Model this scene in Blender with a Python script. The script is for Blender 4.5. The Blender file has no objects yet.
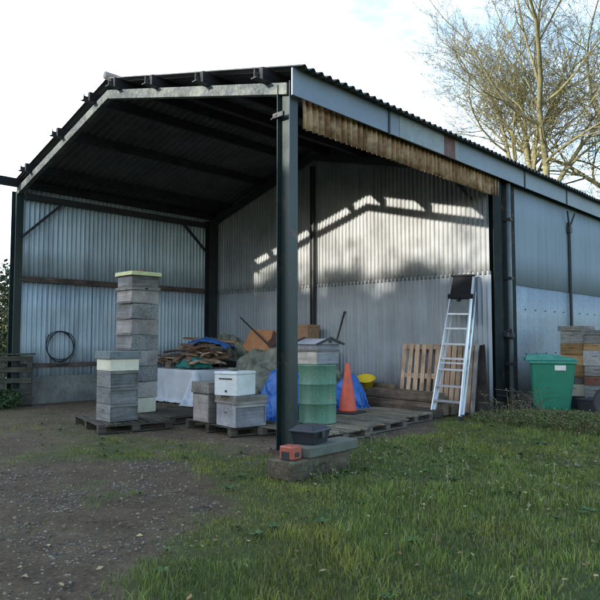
import bpy, bmesh, math, random
import numpy as np
from mathutils import Vector, Matrix, Euler
R = math.radians
random.seed(7)
rng = np.random.default_rng(7)
scene = bpy.context.scene
COL = scene.collection

# ------------------------------------------------------------------ helpers
def tag(o, label=None, cat=None, group=None, kind=None):
    if label: o['label'] = label
    if cat: o['category'] = cat
    if group: o['group'] = group
    if kind: o['kind'] = kind
    return o

def empty(name, loc=(0, 0, 0), rot=(0, 0, 0)):
    o = bpy.data.objects.new(name, None); COL.objects.link(o)
    o.empty_display_size = 0.2
    o.location = loc; o.rotation_euler = rot
    return o

class MB:
    def __init__(s): s.v = []; s.f = []; s.parts = []
    def add(s, vs, fs):
        s.parts.append(([tuple(v) for v in vs], fs)); b = len(s.v); s.v += [tuple(v) for v in vs]; s.f += [tuple(i + b for i in f) for f in fs]; return s
    def box(s, c, d, rot=None, taper=None):
        x, y, z = d[0] / 2, d[1] / 2, d[2] / 2
        vs = [Vector(p) for p in ((-x,-y,-z),(x,-y,-z),(x,y,-z),(-x,y,-z),(-x,-y,z),(x,-y,z),(x,y,z),(-x,y,z))]
        if taper:
            for v in vs[4:]: v.x *= taper[0]; v.y *= taper[1]
        if rot is not None:
            m = Euler(rot).to_matrix() if not isinstance(rot, Matrix) else rot
            vs = [m @ v for v in vs]
        c = Vector(c)
        return s.add([v + c for v in vs], [(0,3,2,1),(4,5,6,7),(0,1,5,4),(1,2,6,5),(2,3,7,6),(3,0,4,7)])
    def b2(s, x0, x1, y0, y1, z0, z1):
        return s.box(((x0+x1)/2, (y0+y1)/2, (z0+z1)/2), (abs(x1-x0), abs(y1-y0), abs(z1-z0)))
    def bar(s, p0, p1, w, h, up=(0, 0, 1)):
        p0 = Vector(p0); p1 = Vector(p1); d = (p1 - p0); L = d.length; d.normalize()
        up = Vector(up); sd = d.cross(up)
        if sd.length < 1e-4: sd = d.cross(Vector((1, 0, 0)))
        sd.normalize(); u = sd.cross(d).normalized()
        m = Matrix((sd, d, u)).transposed()
        return s.box((p0 + p1) / 2, (w, L, h), m)
    def tube(s, pts, r, n=8, cap=True):
        pts = [Vector(p) for p in pts]
        rs = r if isinstance(r, (list, tuple)) else [r] * len(pts)
        rings = []
        prev = None
        for i, p in enumerate(pts):
            a = pts[max(i-1, 0)]; b = pts[min(i+1, len(pts)-1)]
            t = (b - a).normalized()
            if prev is None:
                q = Vector((0, 0, 1)) if abs(t.z) < .9 else Vector((1, 0, 0))
                x = t.cross(q).normalized()
            else:
                x = (prev - t * prev.dot(t)).normalized()
            prev = x; y = t.cross(x)
            rings.append([p + (x * math.cos(2*math.pi*k/n) + y * math.sin(2*math.pi*k/n)) * rs[i] for k in range(n)])
        vs = [v for rg in rings for v in rg]; fs = []
        for i in range(len(pts)-1):
            for k in range(n):
                a = i*n+k; b = i*n+(k+1) % n
                fs.append((a, b, b+n, a+n))
        if cap:
            fs.append(tuple(range(n-1, -1, -1))); fs.append(tuple((len(pts)-1)*n+k for k in range(n)))
        return s.add(vs, fs)
    def lathe(s, prof, n=32, c=(0, 0, 0)):
        vs = []; fs = []
        for r, z in prof:
            for k in range(n):
                a = 2*math.pi*k/n; vs.append((c[0]+r*math.cos(a), c[1]+r*math.sin(a), c[2]+z))
        for i in range(len(prof)-1):
            for k in range(n):
                a = i*n+k; b = i*n+(k+1) % n
                fs.append((a, b, b+n, a+n))
        fs.append(tuple(range(n-1, -1, -1))); fs.append(tuple((len(prof)-1)*n+k for k in range(n)))
        return s.add(vs, fs)
    def grid(s, P, thick=None):
        # P: rows x cols list of Vectors; optional thickness along -normal approximated by vector
        nr = len(P); nc = len(P[0])
        vs = [p for r in P for p in r]
        fs = [(i*nc+j, i*nc+j+1, (i+1)*nc+j+1, (i+1)*nc+j) for i in range(nr-1) for j in range(nc-1)]
        if thick is None: return s.add(vs, fs)
        t = Vector(thick); n = len(vs)
        vs2 = [Vector(v) + t for v in vs]
        fs2 = [tuple(n + i for i in reversed(f)) for f in fs]
        edge = []
        for j in range(nc-1):
            edge.append((j+1, j, n+j, n+j+1)); a = (nr-1)*nc + j; edge.append((a, a+1, n+a+1, n+a))
        for i in range(nr-1):
            a = i*nc; edge.append((a, a+nc, n+a+nc, n+a)); a = i*nc+nc-1; edge.append((a+nc, a, n+a, n+a+nc))
        return s.add(vs + vs2, fs + fs2 + edge)
    def build(s, name, mat, parent=None, smooth=False, bevel=0, solid=0):
        me = bpy.data.meshes.new(name)
        me.from_pydata([tuple(v) for v in s.v], [], s.f); me.validate(); me.update()
        if mat: me.materials.append(mat)
        if smooth: me.polygons.foreach_set('use_smooth', [True]*len(me.polygons))
        o = bpy.data.objects.new(name, me); COL.objects.link(o)
        if parent: o.parent = parent
        if solid:
            m = o.modifiers.new('solid', 'SOLIDIFY'); m.thickness = solid; m.offset = 0
        if bevel:
            m = o.modifiers.new('bevel', 'BEVEL'); m.width = bevel; m.segments = 1; m.limit_method = 'ANGLE'; m.angle_limit = R(40)
        return o

def each(m, name, mat, parent, **k):
    """one object per primitive of m"""
    out = []
    for vs, fs in m.parts:
        q = MB(); q.add(vs, fs); out.append(q.build(name, mat, parent, **k))
    return out

def corr(m, origin, U, LU, V, LV, N, pitch, amp, thick=.002, per=8, jitter=0, vrows=1, prof='sin'):
    """corrugated sheet: runs LU along U with waves, LV along V; N outward"""
    O = Vector(origin); U = Vector(U); V = Vector(V); N = Vector(N)
    n = max(2, int(LU / pitch * per)); rows = []
    for r in range(vrows + 1):
        row = []
        for i in range(n + 1):
            u = LU * i / n; ph = 2*math.pi*u/pitch
            if prof == 'sin': w = math.sin(ph)
            else:
                q = (u / pitch) % 1.0
                w = 1.0 if q < prof else -1.0
            j = jitter * math.sin(u*3.1 + r*2.2) * math.sin(u*1.3 + 1) + (.0035 if prof == 'sin' and int(u/.81) % 2 else 0)
            row.append(O + U*u + V*(LV*r/vrows) + N*(amp*w + j))
        rows.append(row)
    return m.grid(rows, -N * thick)

# ------------------------------------------------------------------ materials
def newmat(name):
    m = bpy.data.materials.new(name); m.use_nodes = True
    nt = m.node_tree; nt.nodes.clear()
    out = nt.nodes.new('ShaderNodeOutputMaterial'); b = nt.nodes.new('ShaderNodeBsdfPrincipled')
    nt.links.new(b.outputs[0], out.inputs[0])
    return m, nt, b

def N(nt, t, **k):
    n = nt.nodes.new(t)
    for a, v in k.items(): setattr(n, a, v)
    return n

def coords(nt, scale=(1, 1, 1), obj=True):
    tc = N(nt, 'ShaderNodeTexCoord'); oi = N(nt, 'ShaderNodeObjectInfo')
    mp = N(nt, 'ShaderNodeMapping'); mp.inputs['Scale'].default_value = scale
    ad = N(nt, 'ShaderNodeVectorMath', operation='ADD')
    ml = N(nt, 'ShaderNodeMath', operation='MULTIPLY'); ml.inputs[1].default_value = 37.
    nt.links.new(oi.outputs['Random'], ml.inputs[0])
    nt.links.new(tc.outputs['Object'], ad.inputs[0]); nt.links.new(ml.outputs[0], ad.inputs[1])
    nt.links.new(ad.outputs[0], mp.inputs['Vector'])
    return mp.outputs[0]

def ramp(nt, fac, stops):
    r = N(nt, 'ShaderNodeValToRGB'); e = r.color_ramp.elements
    while len(e) < len(stops): e.new(.5)
    for i, (p, c) in enumerate(stops):
        e[i].position = p; e[i].color = (*c, 1) if len(c) == 3 else c
    nt.links.new(fac, r.inputs[0]); return r.outputs[0]

def noise(nt, vec, scale, detail=4, rough=.6):
    n = N(nt, 'ShaderNodeTexNoise'); n.inputs['Scale'].default_value = scale
    n.inputs['Detail'].default_value = detail; n.inputs['Roughness'].default_value = rough
    nt.links.new(vec, n.inputs['Vector']); return n.outputs[0]

def mix(nt, a, b, fac, mode='MIX'):
    m = N(nt, 'ShaderNodeMix', data_type='RGBA', blend_type=mode)
    for s, v in ((m.inputs[6], a), (m.inputs[7], b)):
        if isinstance(v, tuple): s.default_value = (*v, 1) if len(v) == 3 else v
        else: nt.links.new(v, s)
    if isinstance(fac, (int, float)): m.inputs[0].default_value = fac
    else: nt.links.new(fac, m.inputs[0])
    return m.outputs[2]

def bump(nt, bsdf, h, strength=.3, dist=.01):
    b = N(nt, 'ShaderNodeBump'); b.inputs['Strength'].default_value = strength; b.inputs['Distance'].default_value = dist
    nt.links.new(h, b.inputs['Height']); nt.links.new(b.outputs[0], bsdf.inputs['Normal'])

def mat_wood(name, c1, c2, c3, axis=0, rough=.85, scale=1.0, moss=None):
    m, nt, b = newmat(name)
    sc = [38*scale]*3; sc[axis] = 2.2*scale
    v = coords(nt, tuple(sc)); g = noise(nt, v, 1., 5, .65)
    v2 = coords(nt); g2 = noise(nt, v2, 3.5*scale, 4, .6)
    c = ramp(nt, g, [(.3, c1), (.52, c2), (.72, c3)])
    dark = ramp(nt, g2, [(.35, (.45, .42, .4)), (.6, (1, 1, 1))])
    c = mix(nt, c, dark, .75, 'MULTIPLY')
    oi = N(nt, 'ShaderNodeObjectInfo')
    rr = ramp(nt, oi.outputs['Random'], [(0, (.62, .62, .64)), (.5, (.9, .86, .82)), (1, (1.2, 1.16, 1.1))])
    c = mix(nt, c, rr, .8, 'MULTIPLY')
    if moss:
        g3 = noise(nt, v2, 9, 5, .7)
        f = ramp(nt, g3, [(.55, (0, 0, 0)), (.68, (1, 1, 1))]); c = mix(nt, c, moss, f)
    nt.links.new(c, b.inputs['Base Color']); b.inputs['Roughness'].default_value = rough
    b.inputs['Specular IOR Level'].default_value = .25
    bump(nt, b, g, .5, .004)
    return m

def mat_paint(name, c, var=.25, rough=.6, metal=0, dirt=(.08, .07, .06), dirt_amt=.35, scale=4, bumpy=.1, spec=.4, streak=False, rust=0, rustcol=(.14, .055, .025)):
    m, nt, b = newmat(name)
    v = coords(nt, (1, 1, .12) if streak else (1, 1, 1)); v1 = coords(nt)
    g = noise(nt, v, scale*(3 if streak else 1), 6, .65); g2 = noise(nt, v1, scale*7, 4, .7)
    lo = tuple(x*(1-var) for x in c); hi = tuple(min(1, x*(1+var)) for x in c)
    col = ramp(nt, g, [(.3, lo), (.7, hi)])
    f = ramp(nt, g2, [(.5, (0, 0, 0)), (.75, (dirt_amt,)*3)])
    g3 = noise(nt, v, scale*.7, 5, .7)
    f2 = ramp(nt, g3, [(.45, (0, 0, 0)), (.8, (dirt_amt,)*3)])
    col = mix(nt, col, dirt, f); col = mix(nt, col, dirt, f2)
    if rust:
        g5 = noise(nt, v1, 3.3, 8, .78); col = mix(nt, col, rustcol, ramp(nt, g5, [(.60-rust*.1, (0, 0, 0)), (.66-rust*.06, (.9, .9, .9))]))
    nt.links.new(col, b.inputs['Base Color']); b.inputs['Metallic'].default_value = metal
    rg = N(nt, 'ShaderNodeMapRange'); rg.inputs[3].default_value = max(.05, rough-.12); rg.inputs[4].default_value = min(1, rough+.15)
    nt.links.new(g2, rg.inputs[0]); nt.links.new(rg.outputs[0], b.inputs['Roughness'])
    b.inputs['Specular IOR Level'].default_value = spec
    if bumpy: bump(nt, b, g2, bumpy, .004)
    return m

def mat_galv(name, base, stain, rust=(.16, .07, .03), rust_amt=.3, metal=.35, rough=.5, spangle=False, wave=.6, panel=.9):
    m, nt, b = newmat(name)
    v = coords(nt); vs = coords(nt, (5, 5, .35))
    g = noise(nt, vs, 1.4, 6, .7); g2 = noise(nt, v, 1.1, 5, .6); g4 = noise(nt, v, 40, 3, .7)
    col = ramp(nt, g, [(.25, stain), (.5, base), (.8, tuple(min(1, x*1.15) for x in base))])
    big = ramp(nt, g2, [(.3, (wave,)*3), (.65, (1.05, 1.05, 1.05))]); col = mix(nt, col, big, 1., 'MULTIPLY')
    # sheet-to-sheet tone differences (each sheet about 0.8 m wide)
    br = N(nt, 'ShaderNodeTexWhiteNoise', noise_dimensions='3D')
    sn = N(nt, 'ShaderNodeVectorMath', operation='FLOOR'); mu = N(nt, 'ShaderNodeVectorMath', operation='MULTIPLY')
    mu.inputs[1].default_value = (1/.81, 1/.77, .37); tc = N(nt, 'ShaderNodeTexCoord')
    nt.links.new(tc.outputs['Object'], mu.inputs[0]); nt.links.new(mu.outputs[0], sn.inputs[0]); nt.links.new(sn.outputs[0], br.inputs[0])
    pt = ramp(nt, br.outputs[0], [(0, (panel,)*3), (1, (1.04, 1.04, 1.03))]); col = mix(nt, col, pt, 1., 'MULTIPLY')
    if spangle:
        vo = N(nt, 'ShaderNodeTexVoronoi'); vo.inputs['Scale'].default_value = 38
        nt.links.new(v, vo.inputs['Vector'])
        sp = ramp(nt, vo.outputs['Color'], [(0, (.72, .74, .78)), (1, (1.12, 1.12, 1.12))]); col = mix(nt, col, sp, 1., 'MULTIPLY')
    rm = noise(nt, vs, 2.3, 7, .75); f = ramp(nt, rm, [(.6, (0, 0, 0)), (.78, (rust_amt,)*3)]); col = mix(nt, col, rust, f)
    sz = N(nt, 'ShaderNodeSeparateXYZ'); nt.links.new(tc.outputs['Object'], sz.inputs[0])
    mz = N(nt, 'ShaderNodeMath', operation='MULTIPLY_ADD'); mz.inputs[1].default_value = -.9; nt.links.new(sz.outputs[2], mz.inputs[0]); nt.links.new(g, mz.inputs[2])
    col = mix(nt, col, (.11, .09, .07), ramp(nt, mz.outputs[0], [(.0, (0, 0, 0)), (.5, (.75,)*3)]))
    nt.links.new(col, b.inputs['Base Color'])
    b.inputs['Metallic'].default_value = metal
    rg = N(nt, 'ShaderNodeMapRange'); rg.inputs[3].default_value = rough-.12; rg.inputs[4].default_value = rough+.2
    nt.links.new(g4, rg.inputs[0]); nt.links.new(rg.outputs[0], b.inputs['Roughness'])
    bump(nt, b, g4, .08, .003)
    return m

def mat_cloth(name, c, c2, rough=.6, scale=6, bmp=.4, spec=.3):
    m, nt, b = newmat(name); v = coords(nt)
    g = noise(nt, v, scale, 5, .6); g2 = noise(nt, v, scale*5, 4, .6)
    col = ramp(nt, g, [(.3, c), (.7, c2)]); nt.links.new(col, b.inputs['Base Color'])
    b.inputs['Roughness'].default_value = rough; b.inputs['Specular IOR Level'].default_value = spec
    bump(nt, b, g2, bmp, .01); return m

M = {}
M['galv_left'] = mat_galv('galvanised_left', (.52, .60, .66), (.30, .36, .41), rust_amt=.25, wave=.86)
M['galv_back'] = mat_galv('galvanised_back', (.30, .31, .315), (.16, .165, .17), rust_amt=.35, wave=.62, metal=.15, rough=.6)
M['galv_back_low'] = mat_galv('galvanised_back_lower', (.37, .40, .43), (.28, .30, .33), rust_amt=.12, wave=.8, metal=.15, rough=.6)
M['clad_up'] = mat_galv('cladding_upper', (.235, .275, .315), (.19, .225, .26), rust_amt=.06, wave=.96, metal=0, rough=.8, panel=.95)
M['clad_low'] = mat_galv('cladding_lower', (.25, .29, .325), (.20, .23, .265), rust_amt=.15, spangle=True, wave=.88, metal=.12, rough=.55, panel=.9)
M['rusty_sheet'], nt, b = newmat('rusty_sheet')
v = coords(nt, (1, 9, 1.1)); v2 = coords(nt, (1, 2, 3)); g = noise(nt, v, 1., 5, .7); g2 = noise(nt, v2, 1.5, 4, .7)
c = ramp(nt, g, [(.30, (.10, .05, .025)), (.43, (.34, .19, .09)), (.56, (.52, .35, .20)), (.70, (.60, .50, .38))])
c = mix(nt, c, ramp(nt, g2, [(.4, (.35, .25, .2)), (.62, (1, 1, 1))]), .8, 'MULTIPLY'); nt.links.new(c, b.inputs['Base Color']); b.inputs['Roughness'].default_value = .85
M['roof'] = mat_paint('fibre_cement_roof', (.075, .078, .085), .3, .85, dirt=(.04, .045, .04), dirt_amt=.6, scale=2, bumpy=.3)
M['green_steel'] = mat_paint('dark_green_steel', (.010, .023, .023), .3, .42, dirt=(.06, .07, .065), dirt_amt=.3, scale=5, streak=True, rust=.15)
M['door_paint'] = mat_paint('door_paint', (.008, .014, .014), .3, .75, dirt=(.04, .045, .04), dirt_amt=.3, scale=5, spec=.15, rust=.2)
M['dark_steel'] = mat_paint('dark_steel', (.025, .03, .034), .3, .6, dirt=(.08, .05, .035), dirt_amt=.4, scale=5)
M['lichen_steel'] = mat_paint('lichen_steel', (.035, .045, .05), .4, .85, dirt=(.20, .21, .18), dirt_amt=.75, scale=4, bumpy=.3)
M['fascia'] = mat_paint('fascia_blue_grey', (.18, .21, .255), .12, .5, dirt=(.16, .17, .18), dirt_amt=.35, scale=1.5)
M['fascia_rust'] = mat_paint('fascia_rust', (.13, .045, .035), .4, .8, dirt=(.3, .3, .3), dirt_amt=.4, scale=8)
M['fascia_pale'] = mat_paint('fascia_pale', (.29, .31, .32), .2, .7, dirt=(.2, .2, .2), dirt_amt=.5, scale=6)
M['concrete'] = mat_paint('concrete', (.22, .22, .20), .3, .9, dirt=(.07, .08, .06), dirt_amt=.7, scale=2.5, bumpy=.5)
M['rail_wood_y'] = mat_wood('rail_wood', (.06, .045, .04), (.13, .10, .09), (.20, .16, .14), 1)
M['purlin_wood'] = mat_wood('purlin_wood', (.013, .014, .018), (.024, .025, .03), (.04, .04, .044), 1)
M['rust_steel'] = mat_paint('rust_steel', (.09, .045, .035), .4, .8, dirt=(.04, .035, .035), dirt_amt=.5, scale=12)
M['pipe'] = mat_paint('grey_pipe', (.13, .15, .16), .2, .5, dirt=(.12, .12, .11), dirt_amt=.6, scale=6)
M['pallet_grey_x'] = mat_wood('pallet_grey_x', (.13, .12, .10), (.25, .23, .195), (.36, .33, .28), 0, moss=(.10, .12, .06))
M['pallet_grey_y'] = mat_wood('pallet_grey_y', (.10, .09, .075), (.20, .18, .15), (.30, .27, .23), 1)
M['pallet_warm_x'] = mat_wood('pallet_warm_x', (.15, .125, .09), (.29, .25, .185), (.42, .37, .29), 0, moss=(.12, .13, .07))
M['pallet_dark_x'] = mat_wood('pallet_dark_x', (.05, .045, .036), (.10, .09, .07), (.16, .145, .115), 0, moss=(.07, .085, .045))
M['pallet_dark_y'] = mat_wood('pallet_dark_y', (.05, .045, .036), (.10, .09, .07), (.16, .145, .115), 1)
M['pine_y'] = mat_wood('pine_y', (.40, .28, .19), (.55, .41, .30), (.64, .51, .40), 1)
M['pine_x'] = mat_wood('pine_x', (.38, .25, .165), (.54, .39, .28), (.62, .49, .38), 0)
M['hive_pine_x'] = mat_wood('hive_pine_x', (.34, .20, .09), (.48, .31, .15), (.56, .41, .24), 0, scale=.6)
M['hive_pine_y'] = mat_wood('hive_pine_y', (.34, .20, .09), (.48, .31, .15), (.56, .41, .24), 1, scale=.6)
M['hive_grey'] = mat_wood('hive_grey', (.14, .14, .135), (.27, .27, .265), (.38, .375, .36), 1, scale=.7, moss=(.16, .18, .14))
M['hive_grey_x'] = mat_wood('hive_grey_x', (.15, .15, .145), (.28, .28, .275), (.40, .395, .38), 0, scale=.7, moss=(.18, .19, .15))
M['hive_brown'] = mat_wood('hive_brown', (.13, .115, .10), (.23, .21, .19), (.34, .31, .28), 1, scale=.7)
M['hive_pale'] = mat_wood('hive_pale', (.36, .32, .29), (.48, .43, .39), (.55, .50, .46), 0, scale=.7)
M['hive_lilac'] = mat_wood('hive_lilac', (.26, .26, .28), (.36, .36, .38), (.44, .44, .46), 1, scale=.7)
M['felt'] = mat_paint('roofing_felt', (.15, .17, .175), .3, .9, dirt=(.30, .32, .28), dirt_amt=.4, scale=9, bumpy=.5)
M['cream'] = mat_paint('cream_paint', (.76, .69, .52), .1, .6, dirt=(.35, .33, .22), dirt_amt=.3, scale=6)
M['yellow_lid'] = mat_paint('yellow_lid', (.62, .60, .30), .15, .6, dirt=(.35, .33, .18), dirt_amt=.3, scale=8)
M['white_plastic'] = mat_paint('white_plastic', (.72, .72, .70), .07, .45, dirt=(.36, .34, .28), dirt_amt=.5, scale=6)
M['brick'] = mat_paint('brick', (.22, .09, .05), .35, .9, dirt=(.3, .2, .15), dirt_amt=.5, scale=20, bumpy=.6)
M['drum'] = mat_paint('drum_green', (.075, .185, .112), .25, .55, dirt=(.25, .33, .26), dirt_amt=.65, scale=5, bumpy=.25, streak=True, rust=.1, rustcol=(.20, .12, .07))
M['cone'] = mat_paint('cone_orange', (.72, .11, .05), .2, .5, dirt=(.34, .12, .08), dirt_amt=.6, scale=5)
M['rubber'] = mat_paint('black_rubber', (.03, .03, .033), .3, .6, dirt=(.10, .10, .10), dirt_amt=.3, scale=8)
M['ladder_black'] = mat_paint('ladder_black', (.010, .011, .014), .2, .6, dirt=(.03, .03, .03), dirt_amt=.2, scale=9, spec=.15)
M['black_plastic'] = mat_paint('black_plastic', (.020, .022, .028), .2, .4, dirt=(.09, .10, .11), dirt_amt=.3, scale=9)
M['red_plastic'] = mat_paint('red_plastic', (.38, .085, .05), .15, .5, dirt=(.4, .2, .15), dirt_amt=.35, scale=14)
M['yellow_plastic'] = mat_paint('yellow_plastic', (.80, .58, .04), .1, .4, dirt=(.5, .35, .05), dirt_amt=.3, scale=8)
M['tarp_blue'] = mat_cloth('tarp_blue', (.025, .11, .38), (.05, .18, .52), .42, 5, .35, .45)
M['sack'] = mat_cloth('sacking', (.14, .11, .07), (.22, .18, .12), .9, 8, .5)
M['tarp_olive'] = mat_cloth('tarp_olive', (.085, .095, .07), (.30, .295, .235), .85, 4, .8)
M['tarp_green'] = mat_cloth('tarp_green', (.02, .16, .14), (.03, .22, .18), .6, 6)
M['sheet_white'] = mat_cloth('sheet_white', (.52, .54, .57), (.74, .76, .79), .45, 3, .3)
M['alu'] = mat_paint('aluminium', (.66, .68, .71), .08, .38, metal=.75, dirt=(.3, .3, .3), dirt_amt=.25, scale=9)
M['bin_green'] = mat_paint('bin_green', (.014, .175, .105), .12, .5, dirt=(.05, .22, .17), dirt_amt=.35, scale=6, bumpy=.08)
M['bin_lid'] = mat_paint('bin_lid', (.025, .20, .145), .15, .5, dirt=(.14, .34, .31), dirt_amt=.5, scale=6, bumpy=.08)
M['terracotta'] = mat_paint('orange_board', (.50, .22, .10), .2, .8, dirt=(.60, .36, .20), dirt_amt=.6, scale=5)
M['card'] = mat_paint('cardboard', (.36, .22, .13), .2, .9, dirt=(.2, .12, .08), dirt_amt=.5, scale=6)
M['sleeper'] = mat_wood('sleeper', (.065, .05, .035), (.125, .10, .072), (.20, .165, .12), 1, moss=(.12, .14, .08))
M['slab'] = mat_paint('slab_grey', (.115, .118, .095), .25, .9, dirt=(.09, .11, .08), dirt_amt=.6, scale=6, bumpy=.5)
M['bark_brown'] = mat_wood('scrap_brown', (.20, .11, .07), (.36, .22, .14), (.50, .34, .22), 0)
M['scrap_dark'] = mat_wood('scrap_dark', (.09, .055, .04), (.18, .11, .08), (.27, .18, .13), 0)
M['beam_y'] = mat_wood('old_beam', (.12, .09, .065), (.23, .175, .13), (.34, .27, .20), 0)
M['charcoal'] = mat_wood('dark_board', (.03, .024, .022), (.05, .042, .04), (.08, .068, .06), 2)
M['plank_z'] = mat_wood('plank_grey_z', (.16, .155, .15), (.26, .25, .24), (.36, .35, .33), 2)

# ------------------------------------------------------------------ numpy noise
_perm = rng.random((64, 64))
def vnoise(x, y):
    xi = np.floor(x).astype(int); yi = np.floor(y).astype(int); fx = x-xi; fy = y-yi
    fx = fx*fx*(3-2*fx); fy = fy*fy*(3-2*fy)
    a = _perm[xi % 64, yi % 64]; b = _perm[(xi+1) % 64, yi % 64]; c = _perm[xi % 64, (yi+1) % 64]; d = _perm[(xi+1) % 64, (yi+1) % 64]
    return (a*(1-fx)+b*fx)*(1-fy) + (c*(1-fx)+d*fx)*fy
def fbm(x, y, o=4):
    s = 0; a = .5; t = 0
    for i in range(o): s = s + a*vnoise(x*2**i + 17*i, y*2**i + 5*i); t += a; a *= .5
    return s/t
def sstep(a, b, x):
    t = np.clip((x-a)/(b-a), 0, 1); return t*t*(3-2*t)

# camera-plan axes: the track comes in from the lower left of the photograph
TR = [(-6.5, -2.8, 1.3), (-3.3, -2.9, 1.25), (-1.2, -2.7, 1.0), (-.50, -1.85, .66), (.10, -2.05, .66), (.70, -2.45, .62), (.9, -3.0, .70), (.0, -3.5, 1.0), (1.3, -3.75, .9), (2.0, -4.5, .95)]
def mudmask(x, y):
    """1 = bare mud / gravel track, 0 = grass"""
    n = (fbm(x*1.6, y*1.6)-.5)*.8 + (fbm(x*6, y*6)-.5)*.35
    m = np.zeros_like(x)
    for cx, cy, r in TR:
        d = np.hypot(x-cx, y-cy) + n
        m = np.maximum(m, 1-sstep(r*.65, r*1.3, d))
    return m
def grassmask(x, y):
    n = (fbm(x*1.3+9, y*1.3+3)-.5)
    g = np.ones_like(x)
    # inside the barn the floor is bare earth
    xe = .35-.75*sstep(2.8, 4.2, y)
    inside = (x < .15+n*.5) & (x > -8.3) & (y > -.1+n*1.6) & (y < 22)
    edge = sstep(-.75, .05, y + n*1.6)*sstep(.22, -.22, x-xe+.1+n*.6)*sstep(-9.2, -8.2, x)
    g = g*(1-edge)
    g = g*(1-mudmask(x, y))
    # thin worn area in front of the barn, left
    worn = sstep(-1.2, -3.6, x + n*1.6)
    g = g*(1-.70*worn*(1-sstep(.50, .72, fbm(x*.9+4, y*.9))*.9))
    g = g*sstep(.16, .46, fbm(x*2.5, y*2.5+7) + .18 + sstep(-.5, 1.2, x)*.3)
    g = g*(.25+.75*sstep(.30, .50, fbm(x*7+1, y*7+2) + .22*sstep(-.6, 1.0, x)))
    return np.clip(g, 0, 1)
def ground_h(x, y):
    h = (fbm(x*.35, y*.35)-.5)*.10 + (fbm(x*2, y*2)-.5)*.035
    g = grassmask(x, y)
    h = h*(.35+.65*sstep(.3, 2.0, x)) - .02*mudmask(x, y) + (1-g)*(np.abs(fbm(x*5+3, y*5, 4)-.5)*-.045 + (fbm(x*11, y*11+4, 3)-.5)*.022)
    h = h + .11*np.exp(-(((x-1.75)/1.5)**2 + ((y-4.75)/.75)**2))
    near = sstep(1.6, .2, np.maximum(np.abs(x+4)-4.3, np.maximum(-y-1.2, 0)))  # flat by the barn
    h = h*(1-.8*near*(x < .6)) - .012
    far = np.hypot(x, y)
    return h + sstep(30, 200, far)*(fbm(x*.01, y*.01)-.5)*2.0

def mesh_np(name, V, F, mat, smooth=False, cols=None):
    me = bpy.data.meshes.new(name); nv = len(V); nf = len(F); k = F.shape[1]
    me.vertices.add(nv); me.vertices.foreach_set('co', V.astype(np.float32).ravel())
    me.loops.add(nf*k); me.loops.foreach_set('vertex_index', F.astype(np.int32).ravel())
    me.polygons.add(nf); me.polygons.foreach_set('loop_start', np.arange(0, nf*k, k, dtype=np.int32))
    me.polygons.foreach_set('loop_total', np.full(nf, k, dtype=np.int32))
    if smooth: me.polygons.foreach_set('use_smooth', np.ones(nf, dtype=bool))
    me.update(calc_edges=True)
    if cols is not None:
        a = me.color_attributes.new('tone', 'FLOAT_COLOR', 'POINT')
        a.data.foreach_set('color', cols.astype(np.float32).ravel())
    if mat: me.materials.append(mat)
    o = bpy.data.objects.new(name, me); COL.objects.link(o); return o

# ------------------------------------------------------------------ ground
def axis(lo, hi, step, far):
    a = list(np.arange(lo, hi+1e-6, step)); s = step; l = lo; r = hi; L = []; Rr = []
    while l > -far: s *= 1.25; l -= s; L.append(l)
    s = step
    while r < far: s *= 1.25; r += s; Rr.append(r)
    return np.array(L[::-1] + a + Rr)
gx = axis(-9.5, 6.0, .05, 900); gy = axis(-6.5, 7.0, .05, 900)
X, Y = np.meshgrid(gx, gy, indexing='ij'); Z = ground_h(X, Y)
V = np.stack([X.ravel(), Y.ravel(), Z.ravel()], 1)
nx, ny = len(gx), len(gy); ii, jj = np.meshgrid(np.arange(nx-1), np.arange(ny-1), indexing='ij')
a = (ii*ny+jj).ravel(); F = np.stack([a, a+ny, a+ny+1, a+1], 1)
gm = grassmask(X, Y).ravel(); mm = mudmask(X, Y).ravel()
cols = np.stack([gm, mm, np.zeros_like(gm), np.ones_like(gm)], 1)
m, nt, b = newmat('earth')
at = N(nt, 'ShaderNodeAttribute', attribute_name='tone'); sp = N(nt, 'ShaderNodeSeparateColor'); nt.links.new(at.outputs['Color'], sp.inputs[0])
tc = N(nt, 'ShaderNodeTexCoord'); v = tc.outputs['Object']
n1 = noise(nt, v, 2.5, 6, .65); n2 = noise(nt, v, 30, 5, .7); n3 = noise(nt, v, 7, 5, .6)
soil = ramp(nt, n2, [(.3, (.10, .068, .042)), (.6, (.20, .145, .095)), (.8, (.31, .24, .17))])
mud = ramp(nt, n2, [(.3, (.062, .043, .025)), (.6, (.138, .098, .060)), (.8, (.25, .19, .125))])
green = ramp(nt, n3, [(.3, (.04, .055, .018)), (.5, (.06, .085, .025)), (.7, (.09, .085, .04))])
wet = ramp(nt, n1, [(.35, (.62, .60, .6)), (.65, (1.1, 1.1, 1.1))])
c = mix(nt, soil, mud, sp.outputs[1]); c = mix(nt, c, wet, .8, 'MULTIPLY'); c = mix(nt, c, green, sp.outputs[0])
nt.links.new(c, b.inputs['Base Color']); b.inputs['Roughness'].default_value = .92; b.inputs['Specular IOR Level'].default_value = .2
bump(nt, b, n2, .9, .03)
g = mesh_np('ground', V, F, m, True, cols); tag(g, 'muddy farmyard ground with worn track and grass', 'ground', kind='structure')

def gh(x, y): return float(ground_h(np.array([float(x)]), np.array([float(y)]))[0])

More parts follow.
